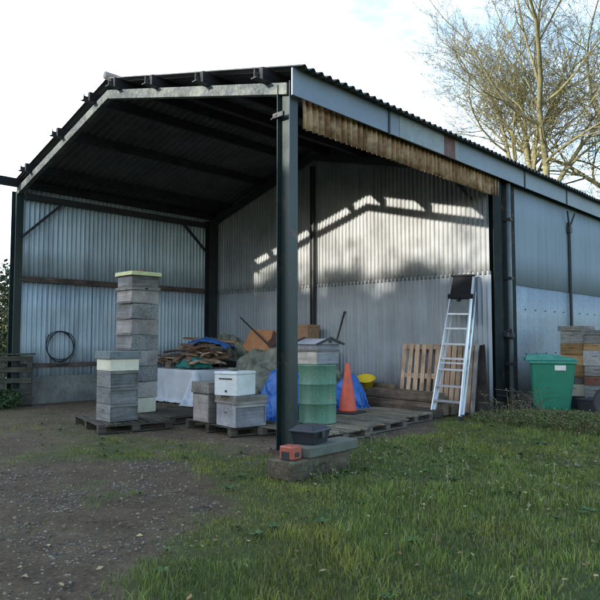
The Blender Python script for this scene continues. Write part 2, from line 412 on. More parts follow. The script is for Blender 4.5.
# camera frame, used only to grow the ground cover where anyone could see it
yaw = R(43.5); pitch = math.atan(39/634)
CAM = np.array([5.54, -5.64, 1.4])
FW = np.array([-math.sin(yaw), math.cos(yaw)])
RT = np.array([math.cos(yaw), math.sin(yaw)])
def inview(x, y, margin=.62):
    dx = x-CAM[0]; dy = y-CAM[1]; f = dx*FW[0]+dy*FW[1]; r = dx*RT[0]+dy*RT[1]
    return (f > 1.6) & (np.abs(r) < f*margin+1.0)

# ------------------------------------------------------------------ grass
def attr_mat(name, rough=.7, trans=0):
    m, nt, b = newmat(name); at = N(nt, 'ShaderNodeAttribute', attribute_name='tone')
    nt.links.new(at.outputs['Color'], b.inputs['Base Color']); b.inputs['Roughness'].default_value = rough
    b.inputs['Specular IOR Level'].default_value = .25
    return m
M['grass'] = attr_mat('grass_blades', .6)
def blades(name, x, y, z, h, w, col, lean=.75, mat=None):
    n = len(x); a = rng.random(n)*2*np.pi; la = rng.random(n)*2*np.pi; ln = lean*rng.random(n)*h
    ca, sa = np.cos(a)*w/2, np.sin(a)*w/2
    ux, uy = np.cos(la)*ln, np.sin(la)*ln
    P = np.zeros((n, 5, 3))
    P[:, 0] = np.stack([x-ca, y-sa, z-.01], 1); P[:, 1] = np.stack([x+ca, y+sa, z-.01], 1)
    P[:, 2] = np.stack([x+ca*.8+ux*.35, y+sa*.8+uy*.35, z+h*.55], 1); P[:, 3] = np.stack([x-ca*.8+ux*.35, y-sa*.8+uy*.35, z+h*.55], 1)
    P[:, 4] = np.stack([x+ux*1.15, y+uy*1.15, z+h*np.sqrt(np.maximum(0.1, 1-(ln/h)**2*.5))], 1)
    base = np.arange(n)*5
    F = np.concatenate([np.stack([base, base+1, base+2], 1), np.stack([base, base+2, base+3], 1), np.stack([base+3, base+2, base+4], 1)])
    C = np.repeat(np.concatenate([col, np.ones((n, 1))], 1)[:, None, :], 5, 1).reshape(-1, 4)
    return mesh_np(name, P.reshape(-1, 3), F, mat or M['grass'], False, C)
def scatter(n, x0, x1, y0, y1, dens):
    x = rng.uniform(x0, x1, n); y = rng.uniform(y0, y1, n); keep = rng.random(n) < dens(x, y); return x[keep], y[keep]
def dgrass(x, y):
    f = (x-CAM[0])*FW[0]+(y-CAM[1])*FW[1]
    return inview(x, y)*grassmask(x, y)*np.clip(1.1-(f-3)*.055, .35, 1)
x, y = scatter(1150000, -12, 6.5, -6.5, 12, dgrass)
keep = ~((x < -.9) & (y > 1.0)) & ~((x < .02) & (y > 5.2)) & ~((x < -8.0) & (y > 8)); x = x[keep]; y = y[keep]
n = len(x)
tuft = fbm(x*1.1+3, y*1.1+8); tf2 = fbm(x*4, y*4)
h = (.016 + .042*rng.random(n)**1.4)*(.55+1.1*sstep(.40, .68, tuft))*(.35+1.3*tf2)*(.55+.6*sstep(-1, 1.5, x))
cg = np.array([[.118, .168, .036]])*(1-rng.random((n, 1))*.45) + rng.random((n, 1))*np.array([[.070, .062, .014]])
cg = cg*(.55+1.1*tf2[:, None])*1.15
pt_ = sstep(.5, .66, fbm(x*.8+30, y*.8+11))[:, None]; cg = cg*(1-pt_) + cg*np.array([[1.35, 1.05, .95]])*pt_
dry = (rng.random(n) < .10+.22*sstep(.5, .75, fbm(x*2+20, y*2)))
cg[dry] = np.array([.22, .18, .095])*(.5+.7*rng.random((dry.sum(), 1)))
gr = blades('grass', x, y, ground_h(x, y), h, .0035+.0045*rng.random(n), cg)
tag(gr, 'rough green winter grass with dry blades', 'grass', kind='stuff')

# ------------------------------------------------------------------ gravel and leaves
M['stones'] = attr_mat('stones', .85)
def pebbles(name, x, y, s, col, flat=.6):
    n = len(x); z = ground_h(x, y)
    base = np.array([[1,0,0],[0,1,0],[-1,0,0],[0,-1,0],[0,0,1],[0,0,-1]], float)
    fc = np.array([[0,1,4],[1,2,4],[2,3,4],[3,0,4],[1,0,5],[2,1,5],[3,2,5],[0,3,5]])
    P = base[None]*(.6+.8*rng.random((n, 6, 1)))*s[:, None, None]; P[:, :, 2] *= flat
    a = rng.random(n)*6.28; c_, s_ = np.cos(a), np.sin(a)
    xx = P[:, :, 0]*c_[:, None]-P[:, :, 1]*s_[:, None]; yy = P[:, :, 0]*s_[:, None]+P[:, :, 1]*c_[:, None]
    P[:, :, 0] = xx + x[:, None]; P[:, :, 1] = yy + y[:, None]; P[:, :, 2] += (z + s*.02)[:, None]
    F = (fc[None] + (np.arange(n)*6)[:, None, None]).reshape(-1, 3)
    C = np.repeat(np.concatenate([col, np.ones((n, 1))], 1)[:, None, :], 6, 1).reshape(-1, 4)
    return mesh_np(name, P.reshape(-1, 3), F, M['stones'], True, C)
x, y = scatter(330000, -9, 3.5, -6, 5.5, lambda x, y: inview(x, y)*np.clip(mudmask(x, y)*.9*(.12+sstep(.42, .62, fbm(x*1.4+2, y*1.4+6))) + .12*(1-grassmask(x, y)), 0, 1))
n = len(x); t = rng.random((n, 1))
colp = (.09+.24*t**2.2)*np.array([[1, .86, .66]])
pb = pebbles('gravel', x, y, .003+.015*rng.random(n)**4, colp); tag(pb, 'loose pale stones in the mud of the track', 'gravel', kind='stuff')
# fallen leaves, small curled brown and yellow quads
x, y = scatter(3400, -8, 6, -5.5, 6, lambda x, y: inview(x, y)*(.25+.4*(x > .3))); n = len(x)
s = .010+.018*rng.random(n); a = rng.random(n)*6.28; z = ground_h(x, y)+.018+.05*rng.random(n)*grassmask(x, y)
P = np.zeros((n, 4, 3)); tilt = (rng.random((n, 4))-.4)*.02
for k, (dx, dy) in enumerate(((-1, -.1), (0, -.6), (1, .1), (0, .6))):
    P[:, k, 0] = x+s*(dx*np.cos(a)-dy*np.sin(a)); P[:, k, 1] = y+s*(dx*np.sin(a)+dy*np.cos(a)); P[:, k, 2] = z+tilt[:, k]
col = np.where(rng.random((n, 1)) < .35, np.array([[.36, .30, .14]]), np.array([[.20, .12, .06]]))*(.5+.8*rng.random((n, 1)))
F = np.arange(n*4).reshape(n, 4); C = np.repeat(np.concatenate([col, np.ones((n, 1))], 1)[:, None, :], 4, 1).reshape(-1, 4)
lv = mesh_np('fallen_leaves', P.reshape(-1, 3), F, M['stones'], False, C); tag(lv, 'scattered brown and yellow fallen leaves', 'leaves', kind='stuff')

# dead weeds heaped along the barn side, right
def weeds(name, n, cx, cy, rx, ry, hmin, hmax, label, green=.25, pale=.5):
    VV = []; FF = []; CC = []; c0 = 0
    for i in range(n):
        a = rng.random()*6.28; r = rng.random()**.5; x = cx+rx*r*math.cos(a); y = cy+ry*r*math.sin(a); z = gh(x, y)
        h = hmin+(hmax-hmin)*rng.random()**1.6; la = rng.random()*6.28; ln = h*(.4+.9*rng.random())
        pts = [np.array([x, y, z-.01])]
        for q in (.4, .75, 1.): pts.append(np.array([x+math.cos(la)*ln*q*q, y+math.sin(la)*ln*q*q, z+h*math.sin(q*1.7)/1.0]))
        w = .002+.003*rng.random(); col = np.array([.12, .16, .045]) if rng.random() < green else (np.array([.22, .19, .11]) if rng.random() < pale else np.array([.15, .11, .06]))
        col = col*(.5+.8*rng.random()); px, py = -math.sin(la)*w, math.cos(la)*w
        for k, p in enumerate(pts):
            ww = 1-k*.25
            VV += [p+np.array([px, py, 0])*ww, p-np.array([px, py, 0])*ww + np.array([0, 0, w])]; CC += [[*col, 1]]*2
        for k in range(3): FF.append([c0+2*k, c0+2*k+1, c0+2*k+3, c0+2*k+2])
        c0 += 8
        for k in range(rng.integers(1, 5)):   # small leaves or seed heads
            q = .3+.7*rng.random(); p = np.array([x+math.cos(la)*ln*q*q, y+math.sin(la)*ln*q*q, z+h*math.sin(q*1.7)]); s = .008+.018*rng.random()
            d1 = rng.normal(size=3); d1 /= np.linalg.norm(d1); d2 = rng.normal(size=3); d2 /= np.linalg.norm(d2)
            VV += [p, p+d1*s, p+(d1+d2)*s, p+d2*s]; CC += [[*(col*(.8+.5*rng.random())), 1]]*4; FF.append([c0, c0+1, c0+2, c0+3]); c0 += 4
    o = mesh_np(name, np.array(VV), np.array(FF), M['grass'], False, np.array(CC)); return tag(o, label, 'weeds', kind='stuff')
weeds('rough_weeds', 7000, 1.75, 4.75, 1.8, .9, .03, .15, 'rough olive brown weeds on the low mound along the barn side', .62, .35)
weeds('dry_stalks', 100, .55, 5.2, .5, .6, .15, .55, 'tall dry stalks by the rear door post', .1, .7)
weeds('tall_grass', 700, 1.9, .6, 1.9, 1.8, .04, .16, 'longer pale grass stalks standing in the lawn', .65, .8)

def leafy_plant(name, cx, cy, rad, h, n, label, col=(.05, .09, .03), cat='plant'):
    root = empty(name, (cx, cy, gh(cx, cy))); tag(root, label, cat)
    P = []; F_ = []; C = []
    st = MB()
    for i in range(14):
        a = random.random()*6.28; r = rad*random.random()
        st.tube([(0, 0, 0), (r*.5*math.cos(a), r*.5*math.sin(a), h*.5), (r*math.cos(a), r*math.sin(a), h*(.5+.5*random.random()))], [.006, .004, .002], 4)
    st.build('stem', M['scrap_dark'], root)
    d = rng.normal(size=(n, 3)); d /= np.linalg.norm(d, axis=1)[:, None]; rr = rng.random((n, 1))**.5
    p = d*rr*np.array([[rad, rad, h*.55]]) + np.array([[0, 0, h*.5]]); p[:, 2] = np.abs(p[:, 2])
    s = .02+.035*rng.random((n, 1)); u = rng.normal(size=(n, 3)); u /= np.linalg.norm(u, axis=1)[:, None]; w = np.cross(u, rng.normal(size=(n, 3))); w /= np.linalg.norm(w, axis=1)[:, None]
    Q = np.stack([p-u*s, p-w*s*.5, p+u*s, p+w*s*.5], 1).reshape(-1, 3)
    C = np.repeat(np.concatenate([np.array([col])*(.5+1.0*rng.random((n, 1))), np.ones((n, 1))], 1)[:, None, :], 4, 1).reshape(-1, 4)
    o = mesh_np('foliage', Q, np.arange(n*4).reshape(n, 4), M['grass'], False, C); o.parent = root
    return root
x, y = scatter(900, -6, 6, -5, 5, lambda x, y: inview(x, y)*grassmask(x, y)*.5); n = len(x); k = 9
x = np.repeat(x, k); y = np.repeat(y, k); a = np.tile(np.arange(k)*2*np.pi/k, n)+np.repeat(rng.random(n)*6, k)+rng.normal(size=n*k)*.2; L = np.repeat(.025+.05*rng.random(n), k)*(.7+.5*rng.random(n*k)); z = ground_h(x, y)
W = L*.22; P = np.zeros((n*k, 6, 3)); dx, dy = np.cos(a), np.sin(a)
for q, (u, w_, hh_) in enumerate(((.05, -.2, .012), (.05, .2, .012), (.6, 1, .030), (.6, -1, .030), (1., .25, .022), (1., -.25, .022))):
    P[:, q, 0] = x+dx*L*u-dy*W*w_; P[:, q, 1] = y+dy*L*u+dx*W*w_; P[:, q, 2] = z+hh_+L*.25*u
b_ = np.arange(n*k)*6; F = np.concatenate([np.stack([b_, b_+1, b_+2, b_+3], 1), np.stack([b_+3, b_+2, b_+4, b_+5], 1)])
cc_ = np.array([[.060, .105, .030]])*(.6+.7*rng.random((n*k, 1))); C = np.repeat(np.concatenate([cc_, np.ones((n*k, 1))], 1)[:, None, :], 6, 1).reshape(-1, 4)
rs = mesh_np('lawn_weeds', P.reshape(-1, 3), F, M['grass'], False, C); tag(rs, 'small broad leaved weed rosettes among the grass', 'weeds', kind='stuff')
leafy_plant('nettle_clump', -7.95, -.45, .55, .38, 1500, 'low green nettle clump in front of the stacked pallets at far left')

# ------------------------------------------------------------------ barn
RX, RZ, EL, ER = -4.45, 5.63, -8.2, 0.0   # ridge, eaves (underside of rafter)
def slopez(x): return RZ-(RZ-4.5)*(RX-x)/(RX-EL) if x < RX else RZ-(RZ-4.5)*(x-RX)/(ER-RX)
BACK = 5.40; END = 24.0
barn = empty('barn', (0, 0, 0)); tag(barn, 'open-fronted corrugated iron barn with green steel corner post', 'barn')
def ibeam(name, x0, x1, yc, z0, z1, mat, fw=.133, t=.012, par=barn):
    m = MB(); m.b2(x0, x0+t, yc-fw/2, yc+fw/2, z0, z1); m.b2(x1-t, x1, yc-fw/2, yc+fw/2, z0, z1)
    m.b2(x0+t, x1-t, yc-.005, yc+.005, z0, z1); return m.build(name, mat, par, bevel=.002)
pc = ibeam('corner_post', -.16, .07, 0.01, -.05, 4.66, M['green_steel'], .15)
tag(pc, 'nearest steel post at the open corner')
br = MB(); br.b2(-.20, -.02, -.10, -.065, 4.22, 4.28); br.tube([(-.24, -.09, 4.22), (-.12, -.10, 4.25)], .01, 6); br.build('bracket', M['dark_steel'], pc)
m = MB(); m.b2(-.24, .15, -.14, .16, -.02, .022); bp = m.build('base_plate', M['rust_steel'], pc, bevel=.003)
m = MB()
for xx in (-.21, .12):
    for yy in (-.11, .13): m.tube([(xx, yy, .0225), (xx, yy, .05)], .014, 6)
each(m, 'bolt', M['rust_steel'], pc)
ibeam('door_post', -.20, .035, 5.62, -.05, 4.6, M['door_paint'], .34)
MB().b2(-.06, -.03, 5.80, 6.21, -.05, 4.5).build('dark_gap_sheet', M['door_paint'], barn)  # dark sheet added to fill the gap, its colour standing for the shade there
ibeam('left_post', -8.42, -8.16, 0.02, -.05, 4.62, M['green_steel'], .16)
ibeam('rear_post', -8.17, -7.95, 5.17, -.05, 4.62, M['dark_steel'], .26)
ibeam('wall_post', -4.51, -4.40, 5.33, -.05, 5.5, M['dark_steel'], .08)
MB().b2(-.03, .03, 6.22, 6.38, -.05, 4.5).build('door_frame', M['door_paint'], barn, bevel=.004)
dp = MB(); dp.tube([(.05, 6.06, -.05), (.05, 6.06, 4.45)], .048, 12); o = dp.build('drainpipe', M['pipe'], barn, smooth=True)
c = MB()
for z in (.9, 2.55, 3.7): c.b2(-.06, .115, 6.00, 6.10, z, z+.05)
each(c, 'pipe_clip', M['dark_steel'], o)
hk = MB()
for k in range(16):
    a = random.random()*6.28; r = .05+.08*random.random(); hk.tube([(.05, 5.95, 1.48), (.06+r*.6*math.cos(a), 5.95+r*math.cos(a+1), 1.48+r*math.sin(a)), (.1, 5.9+.12*random.random(), 1.4+.2*random.random())], .012, 5)
hk.b2(-.01, .10, 5.82, 6.12, 1.44, 1.52); hk.build('latch', M['dark_steel'], barn)
MB().b2(.02, .10, 6.02, 6.11, -.05, .34).build('foot_block', M['pallet_grey_x'], barn)
# rafters
def rafter(y, w=.10, h=.155, mat=M['lichen_steel']):
    m = MB()
    for xa, xb in ((EL, RX), (RX, ER)):
        za, zb = slopez(xa), slopez(xb)
        vs = [(xa, y-w/2, za), (xb, y-w/2, zb), (xb, y-w/2, zb+h), (xa, y-w/2, za+h), (xa, y+w/2, za), (xb, y+w/2, zb), (xb, y+w/2, zb+h), (xa, y+w/2, za+h)]
        m.add(vs, [(0,1,2,3),(5,4,7,6),(0,4,5,1),(3,2,6,7),(0,3,7,4),(1,5,6,2)])
    return m.build('rafter', mat, barn, bevel=.004)
rafter(0); 
for yy in (5.28, 11.2, 17.0, 22.8): rafter(yy, .12, .155, M['dark_steel'])
# purlins
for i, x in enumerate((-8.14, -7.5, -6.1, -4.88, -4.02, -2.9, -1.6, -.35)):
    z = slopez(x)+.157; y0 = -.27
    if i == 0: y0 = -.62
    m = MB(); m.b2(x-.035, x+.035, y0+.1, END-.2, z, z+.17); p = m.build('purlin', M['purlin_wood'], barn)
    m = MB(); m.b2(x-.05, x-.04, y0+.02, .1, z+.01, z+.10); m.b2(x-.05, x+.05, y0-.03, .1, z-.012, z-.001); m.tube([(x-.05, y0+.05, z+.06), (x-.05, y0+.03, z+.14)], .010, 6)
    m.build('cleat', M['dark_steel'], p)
# eaves beams
m = MB(); m.b2(-.06, .02, .12, 5.45, 4.50, 4.66); m.b2(-.06, .02, 6.4, END-.2, 4.46, 4.66); each(m, 'eaves_beam', M['dark_steel'], barn)
m = MB(); m.b2(-8.22, -8.10, .12, END-.2, 4.43, 4.56); m.build('eaves_beam', M['dark_steel'], barn)
# braces
m = MB(); m.bar((-8.1, .06, 3.6), (-8.1, .95, 4.45), .05, .05); m.build('brace', M['dark_steel'], barn)
m = MB(); m.bar((-8.1, 4.25, 4.45), (-8.1, 5.05, 3.75), .05, .05); m.build('brace', M['dark_steel'], barn)
m = MB(); m.bar((-.1, 5.5, 3.75), (-.75, 5.32, 4.55), .05, .05); m.build('brace', M['dark_steel'], barn)
# roof sheets: ridges run down the slope
RT_ = .157+.175+.03
def roof_side(xa, xb, name):
    za, zb = slopez(xa)+RT_, slopez(xb)+RT_
    if xb < RX or xa >= RX: pass
    d = Vector((xb-xa, 0, zb-za)); L = d.length; d.normalize(); n_ = Vector((-d.z, 0, d.x)); n_ = n_ if n_.z > 0 else -n_
    m = MB(); corr(m, (xa, -.07, za), (0, 1, 0), END+.3, d, L, n_, .16, .024, .009, 8, .004, 5); return m.build(name, M['roof'], barn, smooth=True)
roof_side(RX-.0, .30, 'roof_sheet'); roof_side(RX, -8.42, 'roof_sheet')
m = MB(); m.tube([(RX, -.10, RZ+RT_+.045), (RX, END, RZ+RT_+.045)], .07, 10)
m.build('ridge_cap', M['roof'], barn, smooth=True)
# fascia board with patches
m = MB(); m.b2(.13, .155, -.10, END, 4.44, 4.79); fa = m.build('fascia', M['fascia'], barn, bevel=.003)
def patch(y0, y1, mat, name='fascia_patch'):
    MB().b2(.156, .161, y0, y1, 4.445, 4.785).build(name, mat, fa)
patch(2.22, 3.50, M['fascia_pale']); patch(3.50, 3.86, M['fascia_rust']); patch(3.86, 3.98, M['fascia_pale'])
m = MB()
for y in (1.95, 6.6, 8.8, 11.3, 14): m.b2(.156, .17, y-.02, y+.02, 4.42, 4.80)
each(m, 'joint_strip', M['dark_steel'], fa)
# hanging rusty sheet on the side
m = MB(); corr(m, (.03, .22, 4.11), (0, 1, 0), 5.45, (0, 0, 1), .40, (1, 0, 0), .118, .030, .002, 8, .006, 2); m.build('hanging_sheet', M['rusty_sheet'], barn, smooth=True)
# left wall: corrugated, seen from inside
def wallsheet(origin, U, LU, LV, Nn, mat, pitch=.1, amp=.019, name='wall_sheet', par=barn, **k):
    m = MB(); corr(m, origin, U, LU, (0, 0, 1), LV, Nn, pitch, amp, .0015, 8, .003, 3, **k); return m.build(name, mat, par, smooth=True)
wallsheet((-8.22, .10, 2.70), (0, 1, 0), 5.3, 2.16, (1, 0, 0), M['galv_left'], pitch=.108, amp=.025)
wallsheet((-8.235, .10, .56), (0, 1, 0), 1.86, 2.2, (1, 0, 0), M['galv_left'], pitch=.108, amp=.025)
wallsheet((-8.225, 1.80, .56), (0, 1, 0), 3.6, 2.2, (1, 0, 0), M['galv_left'], pitch=.108, amp=.025)
wallsheet((-8.23, 5.42, .56), (0, 1, 0), END-5.6, 4.3, (1, 0, 0), M['galv_left'])
m = MB(); m.b2(-8.205, -8.14, .10, 5.04, 2.64, 2.76); m.build('wall_rail', M['rail_wood_y'], barn, bevel=.004)
m = MB(); m.b2(-8.205, -8.15, .10, 5.04, .78, .87); m.build('wall_rail', M['rail_wood_y'], barn, bevel=.004)
m = MB(); m.b2(-8.42, -8.19, .12, END, -.2, .58); m.build('plinth_wall', M['concrete'], barn, bevel=.01)
# back wall partition, gable shaped: columns of different height
def gable_sheet(x0, x1, z0, mat, y, pitch=.1, amp=.019):
    n = int((x1-x0)/pitch*8); rows = []
    for r in range(9):
        row = []
        for i in range(n+1):
            x = x0+(x1-x0)*i/n; zt = slopez(x)+.33; z = z0+(zt-z0)*r/8
            row.append(Vector((x, y+amp*math.sin(2*math.pi*x/pitch)+.004*math.sin(x*2.3+r*.9), z)))
        rows.append(row)
    m = MB(); m.grid(rows, (0, .0015, 0)); return m.build('gable_sheet', mat, barn, smooth=True)
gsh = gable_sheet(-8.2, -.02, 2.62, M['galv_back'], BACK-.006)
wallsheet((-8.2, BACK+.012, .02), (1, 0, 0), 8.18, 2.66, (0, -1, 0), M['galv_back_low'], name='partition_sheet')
m = MB()
for k in range(20):
    m.tube([(-8.0+.4*k, BACK-.03, 2.68), (-8.0+.4*k, BACK-.008, 2.68)], .011, 6)
each(m, 'fixing', M['rust_steel'], gsh)
m = MB(); m.b2(-8.2, -.2, BACK+.04, BACK+.10, 2.50, 2.60); m.build('partition_rail', M['rail_wood_y'], barn)
# side cladding beyond the open bay
wallsheet((.0, 6.39, 2.47), (0, 1, 0), END-6.5, 2.0, (1, 0, 0), M['clad_up'], pitch=.19, amp=.0018, name='side_cladding')
cl = wallsheet((-.012, 6.39, .33), (0, 1, 0), END-6.5, 2.18, (1, 0, 0), M['clad_low'], pitch=.50, amp=.005, name='side_cladding', prof=.9)
m = MB()
for k in range(14):
    y = 6.39+.5*k+.47; m.tube([(-.02, y, 2.0), (.012, y, 2.0)], .014, 6); m.tube([(-.02, y, 1.1), (.012, y, 1.1)], .012, 6)
each(m, 'fixing', M['dark_steel'], cl)
m = MB(); m.b2(-.10, -.03, 6.4, END, -.2, .34); m.build('plinth_wall', M['dark_steel'], barn)
m = MB(); m.tube([(.045, 9.2, 4.1), (.045, 9.2, 1.9), (.045, 9.2, .1)], .035, 10); m.tube([(.05, 9.2, 3.95), (.1, 8.98, 4.32)], .02, 8); m.tube([(.05, 9.2, 3.95), (.1, 9.42, 4.32)], .02, 8)
m.b2(-.0, .09, 9.13, 9.27, 3.85, 4.0); m.build('downpipe', M['dark_steel'], barn, smooth=False)
# far gable
gs = MB(); gs.add([(-8.2, END-.2, 0), (0, END-.2, 0), (0, END-.2, 4.8), (RX, END-.2, 5.95), (-8.2, END-.2, 4.8), (-8.2, END-.15, 0), (0, END-.15, 0), (0, END-.15, 4.8), (RX, END-.15, 5.95), (-8.2, END-.15, 4.8)], [(0,1,2,3,4),(9,8,7,6,5),(0,5,6,1),(1,6,7,2),(2,7,8,3),(3,8,9,4),(4,9,5,0)])
gs.build('end_wall', M['galv_left'], barn)

# ------------------------------------------------------------------ pallets
def pallet(loc, rz, sx=1.2, sy=1.0, nsl=8, mx=None, my=None, label='', group=None, rot=None, broken=0, slat=.095, blocks=True, ragged=.012):
    """slats run along local x; h = 0.13"""
    mx = mx or M['pallet_grey_x']; my = my or M['pallet_grey_y']
    r = empty('pallet', loc, rot or (0, 0, rz)); tag(r, label, 'pallet', group)
    d = MB()
    for i in range(nsl):
        y = -sy/2+slat/2+(sy-slat)*i/(nsl-1); e = random.uniform(-ragged, ragged); e2 = random.uniform(-.004, .004)
        if broken and random.random() < broken: continue
        d.box((e, y, .122+e2*.4), (sx+e, slat*random.uniform(.92, 1.03), .018), (e2, e2, random.uniform(-.012, .012)))
    each(d, 'deck_board', mx, r, bevel=.002)
    s = MB()
    for x in (-sx/2+.05, 0, sx/2-.05): s.b2(x-.05, x+.05, -sy/2, sy/2, .094, .112)
    each(s, 'stringer', my, r, bevel=.002)
    bl = MB()
    for x in (-sx/2+.05, 0, sx/2-.05):
        for y in (-sy/2+.06, 0, sy/2-.06): bl.b2(x-.048, x+.048, y-.06, y+.06, .019, .0935)
    each(bl, 'block', my, r, bevel=.002)
    f = MB()
    for x in (-sx/2+.05, 0, sx/2-.05): f.b2(x-.05, x+.05, -sy/2, sy/2, .0, .018)
    each(f, 'bottom_board', my, r, bevel=.002)
    return r
pallet((-3.70, -.10, 0), R(-14), 1.5, 1.15, 9, mx=M['pallet_dark_x'], my=M['pallet_dark_y'], label='dark pallet under the shorter cream-banded hive stack')
pallet((-3.92, .98, 0), R(2), 1.4, 1.05, 7, mx=M['pallet_dark_x'], my=M['pallet_dark_y'], label='dark pallet under the tall yellow-lidded hive stack', broken=.1)
pallet((-2.08, .87, 0), R(-8), 1.35, .92, 7, mx=M['pallet_dark_x'], my=M['pallet_dark_y'], label='small low pallet under the white box hive')
for k, (px, py, a, lb) in enumerate(((-.74, 1.26, -2, 'front weathered pallet of the row, under the green drum'), (-.86, 2.38, 2, 'middle weathered pallet of the row, beside the traffic cone'), (-1.08, 3.50, 1, 'rear weathered pallet of the row, nearest the timber beams'))):
    pallet((px, py, 0), R(a), 1.27, 1.06, 9, label=lb, group='pallets laid in a row as a deck', mx=M['pallet_warm_x'], slat=.088, ragged=.05)
# leaning pallets
r = pallet((-1.42, 5.12, .04), 0, 1.25, .86, 6, mx=M['pine_x'], my=M['pine_y'], label='pale pine pallet leaning on the back wall, left one')
r.rotation_euler = Euler((R(90-9), R(-90), 0), 'XYZ'); 
r.rotation_euler = (Matrix.Rotation(R(-9), 3, 'X') @ Matrix.Rotation(R(90), 3, 'X') @ Matrix.Rotation(R(90), 3, 'Z')).to_euler(); r.location = (-1.42, 5.23, .66)
r = pallet((0, 0, 0), 0, 1.25, .80, 7, mx=M['pine_x'], my=M['pallet_grey_y'], label='greyer pallet leaning behind the aluminium ladder')
r.rotation_euler = (Matrix.Rotation(R(-9), 3, 'X') @ Matrix.Rotation(R(90), 3, 'X') @ Matrix.Rotation(R(90), 3, 'Z')).to_euler(); r.location = (-.66, 5.20, .64)
# stacked pallets at far left by the left post
for k in range(2):
    pass
def upright_pallet(loc, rz, label, tilt=4):
    r = pallet((0, 0, 0), 0, 1.15, 1.02, 5, mx=M['pallet_dark_x'], my=M['pallet_dark_y'], label=label, group='pallets stood on edge at the left corner', slat=.11)
    r.rotation_euler = (Matrix.Rotation(rz, 3, 'Z') @ Matrix.Rotation(R(-tilt), 3, 'X') @ Matrix.Rotation(R(90), 3, 'X')).to_euler(); r.location = loc; return r
upright_pallet((-8.22, -.22, .52), R(64), 'dark pallet stood on edge against the left post, right one')
upright_pallet((-8.75, -1.40, .52), R(67), 'dark pallet stood on edge at the far left edge of view')
m = MB(); m.bar((-9.1, -2.1, 1.07), (-7.98, .36, 1.08), .14, .03); o = m.build('loose_board', M['pallet_dark_x']); tag(o, 'loose board lying along the tops of the upright pallets', 'board')

# ------------------------------------------------------------------ hive boxes
def hivebox(loc, rz, s, h, label, mat=None, matx=None, kind='national', name='hive_box', group=None, off=0, sd=None):
    mat = mat or M['hive_grey']; matx = matx or M['hive_grey_x']
    sx = s; sy = sd or s
    r = empty(name, loc, (0, 0, rz)); tag(r, label, 'hive box', group)
    m = MB()
    if kind == 'national':
        m.b2(-sx/2+.03, sx/2-.03, -sy/2+.001, sy/2-.001, .001, h-.003); m.build('body', mat, r, bevel=.003)
        q = MB()
        for sgn in (1, -1):
            q.b2(sgn*(sx/2-.03), sgn*(sx/2), -sy/2, sy/2, h-.045, h-.003); q.b2(sgn*(sx/2-.03), sgn*(sx/2-.004), -sy/2, sy/2, .002, .035)
        each(q, 'end_rail', mat, r, bevel=.003)
        w = MB()
        for sgn in (1, -1): w.b2(-sx/2+.0, sx/2-.0, sgn*(sy/2-.002), sgn*(sy/2+.006), .003, h-.004)
        each(w, 'side_board', matx, r, bevel=.003)
        k = MB(); k.b2(-.05, .05, -sy/2-.0075, -sy/2-.0060, h*.6, h*.6+.014); k.build('hand_recess_shade', M['scrap_dark'], r)  # dark strip on the flat face, shade of a hand hold put into colour
    elif kind == 'lift':  # outer lift with a splayed lower lip
        m.add([(-sx/2, -sy/2-.022, .012), (sx/2, -sy/2-.022, .012), (sx/2, sy/2, .002), (-sx/2, sy/2, .002), (-sx/2, -sy/2, h-.003), (sx/2, -sy/2, h-.003), (sx/2, sy/2, h-.003), (-sx/2, sy/2, h-.003)],
              [(0,3,2,1),(4,5,6,7),(0,1,5,4),(1,2,6,5),(2,3,7,6),(3,0,4,7)])
        m.build('body', matx, r, bevel=.003)
        q = MB(); q.b2(-sx/2-.004, sx/2+.004, -sy/2-.036, -sy/2-.0235, .002, .042); each(q, 'lip', mat, r, bevel=.003)
    else:
        m.b2(-sx/2, sx/2, -sy/2, sy/2, .001, h-.002); m.build('body', mat, r, bevel=.004)
        w = MB(); w.b2(-sx/2+.02, sx/2-.02, -sy/2-.004, -sy/2-.001, .02, h-.02); w.build('front_panel', matx, r, bevel=.003)
    return r
def lid(loc, rz, s, h, label, mat, name='hive_roof', over=0):
    r = empty(name, loc, (0, 0, rz)); tag(r, label, 'hive roof')
    m = MB(); m.b2(-s/2, s/2, -s/2, s/2, .001, h); m.build('cover', mat, r, bevel=.006)
    q = MB(); q.b2(-s/2-.004, s/2+.004, -s/2-.004, s/2+.004, h*.0+.001, h*.28); q.build('rim', mat, r, bevel=.003)
    return r
# shorter front stack, near corner at (-3.31,-.55)
fx, fy, fz = -3.46, -.33, .133; a = R(-4)
hh = [.265, .255, .255]
labs = ['grey-green hive box, bottom of the shorter stack', 'grey hive box in the middle of the shorter stack', 'grey hive box just under the cream one in the shorter stack']
z = fz
for k, h_ in enumerate(hh):
    hivebox((fx, fy, z), a+R(random.uniform(-2, 2)), .46, h_, labs[k]); z += h_
hivebox((fx, fy, z), a+R(1), .475, .185, 'cream painted hive box below the felt roof', M['cream'], M['cream'], kind='plain'); z += .185
lid((fx, fy, z), a, .53, .115, 'flat grey felt hive roof on the shorter stack', M['felt'])
